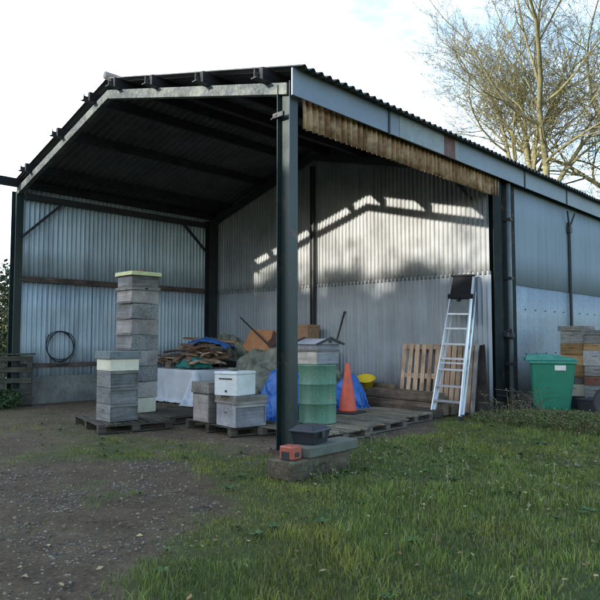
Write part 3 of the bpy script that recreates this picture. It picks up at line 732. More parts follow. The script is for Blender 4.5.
# tall stack
tx, ty, z = -4.28, .53, .133; a = R(-2)
hivebox((tx+.02, ty, z), a, .47, .25, 'cream hive floor box at the foot of the tall stack', M['cream'], M['cream'], kind='plain'); z += .25
ords = ['second', 'third', 'fourth', 'fifth', 'sixth', 'seventh', 'eighth']
hs = [.275, .27, .275, .265, .275, .27, .235]
for k, h_ in enumerate(hs):
    hivebox((tx+random.uniform(-.006, .006), ty, z), a+R(random.uniform(-1.5, 1.5)), .52, h_, 'weathered brown-grey hive box, %s from the bottom of the tall stack' % ords[k],
            M['hive_brown'], M['hive_grey_x'] if k % 2 else M['hive_pale'], kind='lift'); z += h_
r = empty('hive_board', (tx, ty, z), (0, 0, a)); tag(r, 'thin crown board between boxes near the top of the tall stack', 'hive board')
MB().b2(-.285, .285, -.285, .285, .001, .055).build('board', M['hive_brown'], r, bevel=.004); q = MB(); q.b2(.2865, .292, -.03, .03, .015, .04); q.build('notch_shade', M['charcoal'], r); z += .055  # the notch is a dark plate, its shade given by colour alone
hivebox((tx, ty, z), a, .52, .2, 'uppermost grey hive box just under the yellow lid', M['hive_brown'], M['hive_grey_x'], kind='plain'); z += .2
lid((tx, ty, z), a, .59, .07, 'flat yellow hive lid on top of the tall stack', M['yellow_lid']); z += .07
r = MB().box((0, 0, .022), (.22, .11, .044)).build('brick', M['brick'], bevel=.004); r.location = (tx-.02, ty+.03, z+.001); r.rotation_euler = (0, 0, R(20)); tag(r, 'red brown brick weighing down the yellow lid', 'brick')
print('TALL TOP', z)
# third stack: single brown hive
a = R(-6); x3, y3, z = -2.27, .64, .133
hivebox((x3, y3, z), a, .46, .44, 'pale pinkish deep hive box left of the white box', M['hive_brown'], M['hive_pale'], kind='plain'); z += .44
lid((x3, y3, z), a, .50, .17, 'brown grey hive roof left of the white box', M['hive_brown'])
# fourth
a = R(-8); x4, y4, z = -1.60, .62, .133
hivebox((x4, y4, z), a, .52, .33, 'grey hive box with lilac panel under the white box', M['hive_lilac'], M['hive_lilac']); z += .33
lid((x4, y4, z), a, .56, .12, 'brown flat hive roof the white box sits on', M['hive_brown']); z += .12
wb = empty('white_box', (-1.60, .50, z+.002), (0, 0, R(10))); tag(wb, 'white plastic box on top of a grey hive', 'box')
MB().b2(-.21, .21, -.22, .22, 0, .30).build('body', M['white_plastic'], wb, bevel=.008)
MB().b2(-.217, .217, -.227, .227, .301, .345).build('lid', M['white_plastic'], wb, bevel=.01)
MB().b2(-.12, .12, -.232, -.2205, .235, .252).build('handle_slot_shade', M['rubber'], wb)  # black plate on the side, painting the shade inside a handle slot
MB().b2(-.01, .03, -.2235, -.2205, .05, .08).build('badge', M['rubber'], wb)
r = MB().box((0, 0, .02), (.20, .09, .04)).build('stone', M['slab'], bevel=.012); r.location = (-1.72, .56, z+.349); r.rotation_euler = (0, 0, R(-15)); tag(r, 'flat grey stone lying on the white box', 'stone')

# ------------------------------------------------------------------ drum with gabled hive
dr = empty('oil_drum', (-.98, 1.62, .133)); tag(dr, 'green ribbed steel drum carrying a gabled hive', 'drum')
prof = [(.275, 0), (.292, .004), (.292, .02), (.285, .03)]
for zc in (.30, .59):
    prof += [(.285, zc-.025), (.289, zc-.018), (.297, zc-.006), (.297, zc+.006), (.289, zc+.018), (.285, zc+.025)]
prof += [(.285, .85), (.292, .86), (.292, .885), (.282, .885), (.28, .865), (.0, .865)]
MB().lathe(prof, 48).build('shell', M['drum'], dr, smooth=True)
MB().lathe([(.03, .866), (.03, .885), (0, .885)], 12, (.15, .1, 0)).build('bung', M['dark_steel'], dr)
hv = empty('gabled_hive', (-.99, 1.63, 1.022), (0, 0, R(-3))); tag(hv, 'pale wooden hive with pitched roof standing on the green drum', 'hive')
m = MB(); m.b2(-.23, .23, -.23, .23, 0, .19); m.build('body', M['hive_lilac'], hv, bevel=.003)
m = MB(); m.b2(-.225, .225, -.236, -.2305, .0, .188); m.build('front_panel', M['hive_pale'], hv, bevel=.002)
m = MB(); m.b2(-.25, .25, -.25, .25, .191, .215); m.build('skirt', M['hive_brown'], hv, bevel=.003)
m = MB(); m.b2(-.235, .235, -.235, .235, .216, .30); m.build('roof_base', M['hive_lilac'], hv, bevel=.003)
m = MB(); m.add([(-.27, -.27, .30), (.27, -.27, .30), (.27, .27, .30), (-.27, .27, .30), (-.27, 0, .385), (.27, 0, .385)], [(0,3,2,1),(0,1,5,4),(2,3,4,5),(1,2,5),(3,0,4)]); rf = m.build('roof', M['hive_lilac'], hv)
m = MB()
for s_ in (-1, 1): m.bar((-.29, s_*.29, .298), (-.29, 0, .395), .03, .03); m.bar((.29, s_*.29, .298), (.29, 0, .395), .03, .03)
m.b2(.271, .278, -.03, .03, .32, .36); each(m, 'bargeboard', M['dark_steel'], rf)

# ------------------------------------------------------------------ cone
cn = empty('traffic_cone', (-1.45, 2.92, .133), (0, 0, R(12))); tag(cn, 'orange traffic cone standing on the pallets', 'traffic cone')
MB().b2(-.24, .24, -.24, .24, 0, .03).build('base', M['rubber'], cn, bevel=.01)
MB().lathe([(.165, .031), (.16, .06), (.148, .10), (.032, .84), (.024, .847), (.018, .80)], 28).build('cone_body', M['cone'], cn, smooth=True)

# ------------------------------------------------------------------ draped covers
def heap(name, cx, cy, rx, ry, h, mat, label, cat='tarpaulin', seed=0, fold=.12, n=100, flat=2.2, rz=0, z0=0, sharp=7, hem=.03, ridge=.0):
    u = np.linspace(-1, 1, n); U, Vv = np.meshgrid(u, u, indexing='ij')
    # square to disk
    Xd = U*np.sqrt(1-Vv**2/2); Yd = Vv*np.sqrt(1-U**2/2); r = np.hypot(Xd, Yd)
    o = seed*13.7
    prof = np.clip(1-r**flat, 0, 1)**.8
    a1 = np.abs(fbm(Xd*2.1+o+50, Yd*2.1+o+20, 3)-.5)*2; a2 = np.abs(fbm(Xd*sharp*.7+o+9, Yd*sharp*.7+o+31, 3)-.5)*2
    a3 = np.abs(fbm(Xd*9+o+3, Yd*9+o+77, 2)-.5)*2
    zz = h*prof*(1-.45*a1-ridge*np.abs(Yd)) + fold*(1-a2*2.2)*np.minimum(prof*3, 1)*.6 + fold*.18*(.5-a3)*np.minimum(prof*4, 1)
    a4 = np.abs(fbm((Xd+Yd*.5)*1.1+o+5, (Yd-Xd*.5)*6.5+o+60, 2)-.5)*2; a5 = np.abs(fbm((Xd*.7-Yd)*1.0+o+15, (Yd*.7+Xd)*5.5+o+44, 2)-.5)*2
    zz = zz + fold*(.55*(.35-a4)+.5*(.35-a5))*np.minimum(prof*3, 1)
    wob = 1+.10*np.sin(np.arctan2(Yd, Xd)*9+o)*r + .08*np.sin(np.arctan2(Yd, Xd)*17+o*2)*r
    ang = np.arctan2(Yd, Xd)
    zz = np.maximum(zz, hem*(1+np.sin(ang*13))*.5)
    x = Xd*rx*wob; y = Yd*ry*wob; c_, s_ = math.cos(rz), math.sin(rz)
    V = np.stack([(x*c_-y*s_).ravel(), (x*s_+y*c_).ravel(), zz.ravel()], 1)
    ii, jj = np.meshgrid(np.arange(n-1), np.arange(n-1), indexing='ij'); a = (ii*n+jj).ravel()
    F = np.stack([a, a+n, a+n+1, a+1], 1); ob = mesh_np(name, V, F, mat, True); ob.location = (cx, cy, z0)
    m_ = ob.modifiers.new('solid', 'SOLIDIFY'); m_.thickness = .006; m_.offset = -1
    return tag(ob, label, cat)
def drape(name, cx, cy, sx, sy, z0, cols, mat, label, cat='tarpaulin', rz=0, n=56, slack=1.04, steps=230, seed=1, thick=.004, rough=.03, crumple=0):
    """lay a real sheet over solid lumps: gravity, stretch and shear links, contact with friction"""
    g = np.random.default_rng(seed); m = int(n*sy/sx)
    U, Vv = np.meshgrid(np.linspace(-.5, .5, n), np.linspace(-.5, .5, m), indexing='ij')
    c_, s_ = math.cos(rz), math.sin(rz); x = U*sx; y = Vv*sy
    P = np.stack([cx+x*c_-y*s_, cy+x*s_+y*c_, z0+rough*fbm(U*9+seed*3, Vv*9+seed)+rough*g.random(U.shape)*.3], 2)
    h = sx/(n-1)*slack; dg = h*math.sqrt(2); Q = P.copy(); inv = 1.0
    def link(A, B, L, k=1.0, one=False):
        d = B-A; l = np.linalg.norm(d, axis=-1, keepdims=True)+1e-9; e = (l-L)/l*.5*k
        if one: e = np.maximum(e, 0) if one == 1 else np.minimum(e, 0)
        A += d*e; B -= d*e
    for it in range(steps):
        v = (P-Q)*.985; Q = P.copy(); P = P+v; P[..., 2] -= 9.8*.0095**2
        for k in range(7):
            for a in (0, 1):
                link(P[a:-1:2], P[a+1::2], h) if (P[a:-1:2].shape == P[a+1::2].shape) else link(P[a:-1:2][:P[a+1::2].shape[0]], P[a+1::2], h)
                A = P[:, a:-1:2]; B = P[:, a+1::2]; q = min(A.shape[1], B.shape[1]); link(A[:, :q], B[:, :q], h)
            for a in (0, 1):
                A = P[a:-1:2, :-1]; B = P[a+1::2, 1:]; q = min(len(A), len(B)); link(A[:q], B[:q], dg, .35)
                A = P[a:-1:2, 1:]; B = P[a+1::2, :-1]; q = min(len(A), len(B)); link(A[:q], B[:q], dg, .35)
            for a in (0, 1):    # bending stiffness
                link(P[:-2], P[2:], 2*h, .025, 2) if a == 0 else link(P[:, :-2], P[:, 2:], 2*h, .025, 2)
            hit = np.zeros(P.shape[:2], bool)
            for c in cols:
                if c[0] == 'e':
                    ce = np.array(c[1:4]); ra = np.array(c[4:7]); d = (P-ce)/ra; l = np.linalg.norm(d, axis=2); w = l < 1
                    P[w] = ce + d[w]/(l[w][:, None]+1e-9)*ra; hit |= w
                else:
                    x0, x1, y0, y1, zt = c[1:]; e = .012
                    w = (P[..., 0] > x0-e) & (P[..., 0] < x1+e) & (P[..., 1] > y0-e) & (P[..., 1] < y1+e) & (P[..., 2] < zt+e)
                    D = np.stack([P[..., 0]-(x0-e), (x1+e)-P[..., 0], P[..., 1]-(y0-e), (y1+e)-P[..., 1], (zt+e)-P[..., 2]], 2); am = D.argmin(2)
                    for ax, sg, val, kk in ((0, -1, x0-e, 0), (0, 1, x1+e, 1), (1, -1, y0-e, 2), (1, 1, y1+e, 3), (2, 1, zt+e, 4)):
                        ww = w & (am == kk); P[..., ax][ww] = val
                    hit |= w
            fl = P[..., 2] < .012; P[..., 2][fl] = .012+.0; hit |= fl
        Q[hit] = P[hit] - (P[hit]-Q[hit])*.25
    if crumple:   # stiff creases pressed into the sheet, along its own normal
        T1 = np.gradient(P, axis=0); T2 = np.gradient(P, axis=1); Nn = np.cross(T1, T2); Nn /= np.linalg.norm(Nn, axis=2, keepdims=True)+1e-9
        Nn *= np.sign(Nn[..., 2:3]+1e-6); o = seed*7.1
        f1 = np.abs(fbm(U*7*sx+Vv*3+o, Vv*5*sy-U*2+o, 2)-.5); f2 = np.abs(fbm(U*11*sx-Vv*9+o+9, Vv*10*sy+U*8+o, 2)-.5); f3 = np.abs(fbm(U*2.2*sx+o, Vv*2.2*sy+o+4, 2)-.5)
        up = sstep(.02, .12, P[..., 2])[..., None]
        P = P + Nn*((.22-f1)*1.0+(.2-f2)*.45+(.2-f3)*1.5)[..., None]*crumple*(.25+.75*up); P[..., 2] = np.maximum(P[..., 2], .012)
    ii, jj = np.meshgrid(np.arange(n-1), np.arange(m-1), indexing='ij'); a = (ii*m+jj).ravel()
    F = np.stack([a, a+m, a+m+1, a+1], 1); ob = mesh_np(name, P.reshape(-1, 3), F, mat, True)
    md = ob.modifiers.new('sub', 'SUBSURF'); md.levels = md.render_levels = 1
    md = ob.modifiers.new('solid', 'SOLIDIFY'); md.thickness = thick; md.offset = 1
    return tag(ob, label, cat)
def lump(name, c, ra, label, cat):
    m = MB(); pr = [(math.cos(a)*1., math.sin(a)) for a in np.linspace(-math.pi/2, math.pi/2, 12)]
    m.lathe([(max(r_, .01)*.93, z_*.93) for r_, z_ in pr], 20); o = m.build(name, M['sack'], smooth=True); o.location = c; o.scale = ra; return tag(o, label, cat, 'sacks hidden under the tarpaulins')
SK1 = [(-2.46, 2.40, .36, .34, .30, .50), (-1.98, 2.22, .30, .28, .26, .46), (-2.82, 2.55, .26, .30, .26, .42), (-2.20, 2.75, .25, .24, .22, .40), (-2.12, 1.98, .15, .20, .16, .30)]
SK2 = [(-2.52, 4.28, .22, .24, .20, .46), (-2.20, 4.08, .18, .16, .18, .36), (-2.62, 3.98, .12, .18, .16, .26)]
SK3 = [(-4.95, 3.95, .48, .36, .36, .62), (-4.30, 4.05, .50, .40, .34, .66), (-3.65, 3.98, .44, .38, .36, .66), (-4.15, 3.45, .30, .30, .30, .50), (-3.2, 4.25, .4, .30, .34, .56), (-4.75, 3.45, .2, .26, .24, .46)]
for c in SK1+SK2+SK3: lump('sack', c[:3], c[3:], 'filled sack hidden under a tarpaulin', 'sack')
ce = lambda L: [('e', *c) for c in L]
drape('blue_tarpaulin', -2.27, 2.33, 2.0, 1.8, .90, ce(SK1)+[('b', -1.40, -.3, 1.2, 2.0, 1.0)], M['tarp_blue'], 'blue tarpaulin heaped behind the white box hive', rz=R(20), seed=3, slack=1.22, n=84, rough=.09, crumple=.17)
drape('blue_tarpaulin', -2.36, 4.13, 1.3, 1.2, .74, ce(SK2), M['tarp_blue'], 'blue tarpaulin bundle behind the traffic cone', rz=R(-15), seed=5, n=64, slack=1.22, rough=.08, crumple=.15)
drape('blue_tarpaulin', -6.30, 3.75, .95, .6, 1.50, [('e', -6.35, 3.75, .95, .8, .55, .44)], M['tarp_blue'], 'small blue tarpaulin lying on the scrap wood pile', rz=R(25), seed=7, n=40, steps=120, slack=1.18, rough=.08, crumple=.12)
drape('olive_tarpaulin', -4.15, 3.92, 3.1, 2.4, 1.18, ce(SK3), M['tarp_olive'], 'large olive grey tarpaulin over a lumpy heap in the middle', rz=R(10), seed=9, n=96, slack=1.16, thick=.006, rough=.10, crumple=.22)
heap('brown_sacking', -6.9, 4.7, .95, .5, .62, M['tarp_olive'], 'dark sacking heap behind the scrap wood against the left corner', seed=8, flat=2.4, fold=.12, z0=.86)
# white sheet hung over a bench of timber
drape('white_sheet', -6.40, 3.25, 2.95, 2.55, .80, [('b', -7.25, -5.50, 2.72, 3.95, .72)], M['sheet_white'], 'crumpled white plastic sheet draped over the bench under the scrap wood', 'sheet', rz=R(3), seed=4, n=76, steps=260, slack=1.03, thick=.003)
b_ = empty('bench', (-6.4, 3.35, 0)); tag(b_, 'low timber bench hidden under the white sheet', 'bench')
MB().b2(-.86, .86, -.62, .60, .60, .715).build('bench_top', M['pallet_dark_x'], b_)
for sx_ in (-.70, .70):
    for sy_ in (-.5, .5): MB().b2(sx_-.04, sx_+.04, sy_-.04, sy_+.04, 0, .599).build('leg', M['pallet_dark_x'], b_)
# scrap wood on the bench
def scrap_board(loc, L, w, t, rot, mat, bend=.0):
    m = MB(); n = 5
    for i in range(1):
        rows = []
        vs = []; 
        for j in range(n+1):
            x = -L/2+L*j/n; z = bend*(1-(2*j/n-1)**2)
            ww = w/2*(1+.1*math.sin(j*2.1)); vs.append([(x, -ww, z), (x, ww, z), (x, ww, z+t), (x, -ww, z+t)])
        flat = [p for q in vs for p in q]; fs = [(3, 2, 1, 0)]
        for j in range(n):
            b0 = j*4
            for k in range(4): fs.append((b0+k, b0+(k+1) % 4, b0+4+(k+1) % 4, b0+4+k))
        fs.append((n*4, n*4+1, n*4+2, n*4+3)); m.add(flat, fs)
    o = m.build('scrap_board', mat); o.location = loc; o.rotation_euler = rot; return tag(o, 'short broken scrap board in the heap on the bench', 'board', 'scrap boards heaped on the bench')
random.seed(11)
for i in range(62):
    lay = i/62; x = random.uniform(-7.15, -5.45); y = random.uniform(2.8, 4.1); L = random.uniform(.35, .95)
    zt = .80 + .52*lay*max(0, 1-((x+6.2)/1.25)**2*.8)*min(1, .55+(y-2.7)*.55)
    az = random.gauss(.5, .5) if random.random() < .7 else random.gauss(-.7, .5)
    scrap_board((x, y, zt), L, random.uniform(.06, .15), random.uniform(.015, .05), (random.uniform(-.3, .3), random.uniform(-.2, .2), az), random.choice([M['bark_brown'], M['bark_brown'], M['scrap_dark'], M['pine_x']]), random.uniform(0, .05))
ob = scrap_board((-6.3, 3.75, 1.36), 1.35, .12, .04, (.1, .06, .45), M['bark_brown']); ob['label'] = 'longest pale board lying across the top of the scrap heap'; 
heap('green_bag', -5.85, 2.95, .42, .22, .24, M['tarp_green'], 'folded dark green bag on the edge of the bench', 'bag', seed=9, n=34, z0=.76, rz=R(20), fold=.04)

# orange board, stick, boxes at the back
ob = MB().add([(-.58, 0, 0), (.48, 0, 0), (.56, 0, .42), (.50, 0, .52), (-.36, 0, .56), (-.58, .0, .1), (-.58, .05, 0), (.48, .05, 0), (.56, .05, .42), (.50, .05, .52), (-.36, .05, .56), (-.58, .05, .1)],
              [(0,1,2,3,4,5),(11,10,9,8,7,6),(1,0,6,7),(2,1,7,8),(3,2,8,9),(4,3,9,10),(5,4,10,11),(0,5,11,6)]).build('orange_board', M['terracotta'], bevel=.01)
ob.location = (-5.62, 4.62, 1.10); ob.rotation_euler = (R(-16), 0, 0); tag(ob, 'orange brown board leaning behind the olive tarpaulin', 'board')
cr = MB().b2(-.7, .7, -.35, .35, 0, 1.12).build('crate', M['scrap_dark'], bevel=.01); cr.location = (-5.1, 4.95, 0); tag(cr, 'brown crate behind the olive tarpaulin carrying the orange board', 'crate')
st = MB().tube([(-6.35, 4.75, 1.93), (-5.75, 4.65, 1.60), (-5.05, 4.5, 1.24)], [.018, .017, .02], 7); 
s1 = empty('shovel', (0, 0, 0)); tag(s1, 'dark handled shovel leaning across the orange board', 'shovel')
st.build('handle', M['dark_steel'], s1, smooth=True)
m = MB(); m.add([(-5.10, 4.46, 1.30), (-4.96, 4.44, 1.16), (-4.84, 4.46, 1.28), (-4.80, 4.47, 1.52), (-4.90, 4.49, 1.60), (-4.98, 4.49, 1.42)], [(0, 1, 2, 3, 4, 5)]); m.build('blade', M['rust_steel'], s1, solid=.012)
cb = empty('cardboard_box', (-4.40, 4.98, 1.18)); tag(cb, 'brown cardboard box behind the green drum', 'box')
MB().b2(-.27, .27, -.2, .2, .001, .52).build('carton', M['card'], cb, bevel=.006); m = MB(); m.b2(-.28, .28, -.21, .21, .48, .545); m.build('flap', M['card'], cb, bevel=.004)
c2 = MB().b2(-.34, .34, -.22, .22, 0, 1.178).build('crate', M['scrap_dark'], bevel=.01); c2.location = (-4.02, 4.98, 0); tag(c2, 'brown crate behind the green drum with a cardboard box on it', 'crate')
cb.location = (-4.38, 4.98, 1.18)
s2 = empty('broom', (0, 0, 0)); tag(s2, 'black broom handle leaning against the back wall above the drum', 'broom')
MB().tube([(-3.52, 5.34, 1.96), (-3.57, 5.12, 1.30), (-3.62, 4.9, .65), (-3.66, 4.72, .12)], [.022, .018, .018, .018], 8).build('handle', M['dark_steel'], s2, smooth=True)
MB().tube([(-3.519, 5.342, 1.97), (-3.50, 5.36, 2.02)], [.03, .024], 8).build('grip', M['rubber'], s2, smooth=True)
MB().b2(-3.82, -3.5, 4.66, 4.74, .0, .12).build('head', M['rubber'], s2, bevel=.008)

# coil of hose on left wall
co = empty('wire_coil', (-8.12, .98, 1.24)); tag(co, 'coil of dark wire hanging on the left wall', 'coil')
m = MB()
pts = []
for i in range(151):
    t = i/50*2*math.pi; r_ = .315+.018*math.sin(t*.37+1)+.012*math.sin(t*3.3); pts.append((.02*math.sin(t*1.7), r_*math.cos(t), r_*1.03*math.sin(t)))
pts += [(0, .3, -.2), (.01, .18, -.40), (.0, -.1, -.42)]
m.tube(pts, .011, 6); m.build('wire', M['rubber'], co, smooth=True)
m = MB(); m.tube([(-.06, -.28, .20), (.04, -.30, .22), (.05, -.30, .26)], .008, 6); m.build('hook', M['dark_steel'], co)
m = MB(); m.tube([(0, -.30, .22), (.0, -.315, .6), (-.02, -.30, 1.35)], .005, 5); m.build('cord', M['rubber'], co)

# ------------------------------------------------------------------ timbers, tub
def beam(p0, p1, w, h, label, mat=None):
    p0 = Vector(p0); p1 = Vector(p1); d = p1-p0; L = d.length
    m = MB(); m.box((0, 0, 0), (L, w, h)); o = m.build('timber_beam', mat or M['beam_y'], bevel=.008)
    o.location = (p0+p1)/2; o.rotation_euler = (0, -math.asin(d.z/L), math.atan2(d.y, d.x)); return tag(o, label, 'timber', 'old timber beams piled by the back wall')
beam((-.50, 4.56, .12), (-2.75, 5.02, .12), .16, .2, 'lowest long brown timber beam nearest the grass')
beam((-.45, 4.78, .12), (-2.7, 5.22, .12), .16, .2, 'low brown timber beam hidden behind the front one')
beam((-.62, 4.60, .315), (-2.9, 5.05, .315), .15, .17, 'upper brown timber beam on the front of the pile')
beam((-.72, 4.80, .31), (-2.95, 5.24, .32), .17, .17, 'upper timber beam next to the wall in the pile')
beam((-1.9, 5.02, .44), (-3.2, 5.30, .45), .10, .08, 'short topmost timber lying behind the yellow tub')
beam((-.50, 4.30, .07), (-1.15, 4.42, .07), .2, .14, 'short cut timber block lying in front of the beam pile', M['pallet_dark_x'])
tb = empty('yellow_tub', (-2.62, 4.96, .50), (R(18), R(12), 0)); tag(tb, 'yellow plastic tub tipped on the timber pile', 'tub')
MB().lathe([(.12, -.1), (.14, -.09), (.19, .08), (.205, .085), (.205, .10), (.185, .10), (.135, -.07), (.0, -.07)], 28).build('bowl', M['yellow_plastic'], tb, smooth=True)

# ------------------------------------------------------------------ ladder
ld = empty('step_ladder', (-.32, 4.25, 0)); tag(ld, 'aluminium platform step ladder leaning on the back wall', 'ladder')
o_ = Vector((-.32, 4.25, 0))
BR = Vector((-.02, 4.19, .0))-o_; BL = Vector((-.62, 4.24, .0))-o_; TRr = Vector((-.30, 5.28, 2.60))-o_; TL = Vector((-.70, 5.28, 2.62))-o_
nrm = (BR-BL).cross(TL-BL).normalized()
if nrm.y > 0: nrm = -nrm
for a_, b_ in ((BL, TL), (BR, TRr)):
    s_ = MB().bar(a_, b_, .026, .07, up=nrm).build('rail', M['alu'], ld, bevel=.003)
    MB().bar(a_-Vector((0, 0, .01)), a_.lerp(b_, .025), .034, .092, up=nrm).build('foot', M['rubber'], s_)
def lr(t): return BL.lerp(TL, t), BR.lerp(TRr, t)
for t in (.115, .215, .325, .40, .50, .61, .715):
    p, q = lr(t)
    MB().bar(p+Vector((.014, 0, 0)), q-Vector((.014, 0, 0)), .075, .038, up=(0, 0, 1)).build('tread', M['alu'], ld, bevel=.003)
p, q = lr(.37); MB().bar(p+nrm*.0, q, .02, .03).build('cross_bar', M['alu'], ld)
p, q = lr(.725); p2, q2 = lr(.83)
MB().add([p, q, q2, p2, p+nrm*-.01, q+nrm*-.01, q2+nrm*-.01, p2+nrm*-.01], [(0,1,2,3),(7,6,5,4),(0,4,5,1),(1,5,6,2),(2,6,7,3),(3,7,4,0)]).build('grey_panel', M['pipe'], ld)
p, q = lr(.85); p2, q2 = lr(.985); k1 = nrm*.045
MB().add([p+k1, q+k1, q2+k1, p2+k1, p+k1*.3, q+k1*.3, q2+k1*.3, p2+k1*.3], [(0,1,2,3),(7,6,5,4),(0,4,5,1),(1,5,6,2),(2,6,7,3),(3,7,4,0)]).build('platform', M['ladder_black'], ld)
p, q = lr(.84); m = MB(); m.bar(p+(p-q)*.09+nrm*.03, q+(q-p)*.09+nrm*.03, .06, .09); m.bar((p*.55+q*.45)+nrm*.05-Vector((0, 0, .1)), (p*.55+q*.45)+nrm*.05, .07, .05); each(m, 'hinge_bracket', M['ladder_black'], ld, bevel=.006)
p, q = lr(.995); m = MB(); m.bar(p+(p-q)*.06+nrm*.03, q+(q-p)*.06+nrm*.03, .12, .035); m.build('top_tray', M['ladder_black'], ld, bevel=.006)
# rear frame folded behind
for a_, b_ in ((BL, TL), (BR, TRr)):
    a2 = a_-nrm*.08+Vector((.02, 0, .12)); MB().bar(a2, b_-nrm*.07-Vector((0, 0, .30)), .03, .04, up=nrm).build('rear_leg', M['alu'], ld, bevel=.003)
# dark board and plank leaning at the right of the ladder
def lean(name, x0, x1, xt0, xt1, yb, yt, z, t, mat, label, cat='board'):
    m = MB(); m.add([(x0, yb, 0), (x1, yb, 0), (xt1, yt, z), (xt0, yt, z*.985), (x0, yb+t, 0), (x1, yb+t, 0), (xt1, yt+t, z), (xt0, yt+t, z*.985)], [(0,1,2,3),(7,6,5,4),(0,4,5,1),(1,5,6,2),(2,6,7,3),(3,7,4,0)])
    return tag(m.build(name, mat, bevel=.003), label, cat)
lean('leaning_board', -.16, .10, -.20, -.10, 5.02, 5.28, 1.30, .02, M['charcoal'], 'dark tapering board leaning beside the door post')
lean('leaning_plank', -.23, -.15, -.24, -.17, 4.92, 5.18, 1.36, .03, M['plank_z'], 'narrow grey plank leaning right of the ladder', 'plank')

# ------------------------------------------------------------------ block by the corner post
sl = MB().box((0, 0, 0), (.36, .98, .20)).build('sleeper', M['sleeper'], bevel=.015); sl.location = (.92, -.62, .085); sl.rotation_euler = (0, 0, R(3)); tag(sl, 'old railway sleeper block lying at the corner post', 'sleeper')
sb = MB().box((0, 0, 0), (.27, .84, .11)).build('kerb_block', M['slab'], bevel=.012); sb.location = (.98, -.44, .241); sb.rotation_euler = (0, 0, R(2)); tag(sb, 'grey concrete kerb block on top of the sleeper', 'block')
bb = empty('black_box', (.91, -.60, .298), (0, 0, R(12))); tag(bb, 'black lidded plastic box on the kerb block', 'box')
MB().add([(-.12, -.15, 0), (.12, -.15, 0), (.12, .15, 0), (-.12, .15, 0), (-.145, -.18, .12), (.145, -.18, .12), (.145, .18, .12), (-.145, .18, .12)], [(0,3,2,1),(4,5,6,7),(0,1,5,4),(1,2,6,5),(2,3,7,6),(3,0,4,7)]).build('body', M['black_plastic'], bb, bevel=.008)
MB().add([(-.155, -.19, .121), (.155, -.19, .121), (.155, .19, .121), (-.155, .19, .121), (-.155, -.19, .145), (.155, -.19, .145), (.155, .19, .145), (-.155, .19, .145), (-.10, -.12, .19), (.10, -.12, .19), (.10, .12, .19), (-.10, .12, .19)],
         [(0,3,2,1),(0,1,5,4),(1,2,6,5),(2,3,7,6),(3,0,4,7),(4,5,9,8),(5,6,10,9),(6,7,11,10),(7,4,8,11),(8,9,10,11)]).build('lid', M['black_plastic'], bb, bevel=.006)
MB().b2(.146, .165, -.03, .03, .07, .13).build('catch', M['rubber'], bb)
rd = empty('red_case', (.99, -.985, .187), (0, 0, R(4))); tag(rd, 'faded red plastic case with openings shaded black on the sleeper end', 'case')
MB().b2(-.085, .085, -.08, .08, 0, .135).build('body', M['red_plastic'], rd, bevel=.012)
MB().b2(-.05, .05, -.088, -.0805, .0, .085).build('front_opening_shade', M['rubber'], rd, bevel=.004)  # nothing is cut out: black plate for the dark inside of the case
MB().b2(.0855, .092, -.03, .035, .03, .075).build('side_opening_shade', M['rubber'], rd, bevel=.003)  # second black plate, interior shade as colour

# ------------------------------------------------------------------ wheelie bin
bn = empty('wheelie_bin', (.80, 6.12, -.03), (0, 0, R(24))); bn.scale = (1.1, 1.1, 1.08); tag(bn, 'green wheelie bin with white sticker beside the barn cladding', 'wheelie bin')
def frust(m, b, t, z0, z1):
    (bx0, bx1, by0, by1), (tx0, tx1, ty0, ty1) = b, t
    return m.add([(bx0, by0, z0), (bx1, by0, z0), (bx1, by1, z0), (bx0, by1, z0), (tx0, ty0, z1), (tx1, ty0, z1), (tx1, ty1, z1), (tx0, ty1, z1)], [(0,3,2,1),(4,5,6,7),(0,1,5,4),(1,2,6,5),(2,3,7,6),(3,0,4,7)])
frust(MB(), (-.30, .26, -.20, .20), (-.34, .36, -.275, .275), .07, .93).build('body', M['bin_green'], bn, bevel=.03)
m = MB(); m.b2(-.36, .385, -.295, .295, .905, .955); m.build('rim', M['bin_lid'], bn, bevel=.012)
m = MB(); m.add([(-.42, -.30, .957), (.41, -.30, .957), (.41, .30, .957), (-.42, .30, .957), (-.40, -.27, 1.055), (-.1, -.26, 1.075), (.37, -.27, .995), (-.40, .27, 1.055), (-.1, .26, 1.075), (.37, .27, .995)],
               [(0,3,2,1),(0,1,6,5,4),(2,3,7,8,9),(1,2,9,6),(3,0,4,7),(4,5,8,7),(5,6,9,8)]); m.build('lid', M['bin_lid'], bn, bevel=.014)
m = MB(); m.tube([(-.45, -.26, .99), (-.45, .26, .99)], .018, 8); m.b2(-.45, -.36, -.2, -.16, .96, 1.0); m.b2(-.45, -.36, .16, .2, .96, 1.0); m.build('handle', M['bin_lid'], bn)
m = MB(); m.b2(.04, .20, -.281, -.274, .76, .85); 
MB().add([(.04, -.2815, .80), (.21, -.2815, .80), (.21, -.288, .885), (.04, -.288, .885), (.04, -.26, .80), (.21, -.26, .80), (.21, -.26, .885), (.04, -.26, .885)], [(0,1,2,3),(0,4,5,1),(1,5,6,2),(2,6,7,3),(3,7,4,0)]).build('sticker', M['white_plastic'], bn)
for s_ in (-1, 1):
    w = MB().tube([(-.27, s_*.235, .10), (-.27, s_*.285, .10)], .10, 20).build('wheel', M['rubber'], bn, smooth=False)
MB().tube([(-.27, -.234, .10), (-.27, .234, .10)], .012, 8).build('axle', M['dark_steel'], bn)

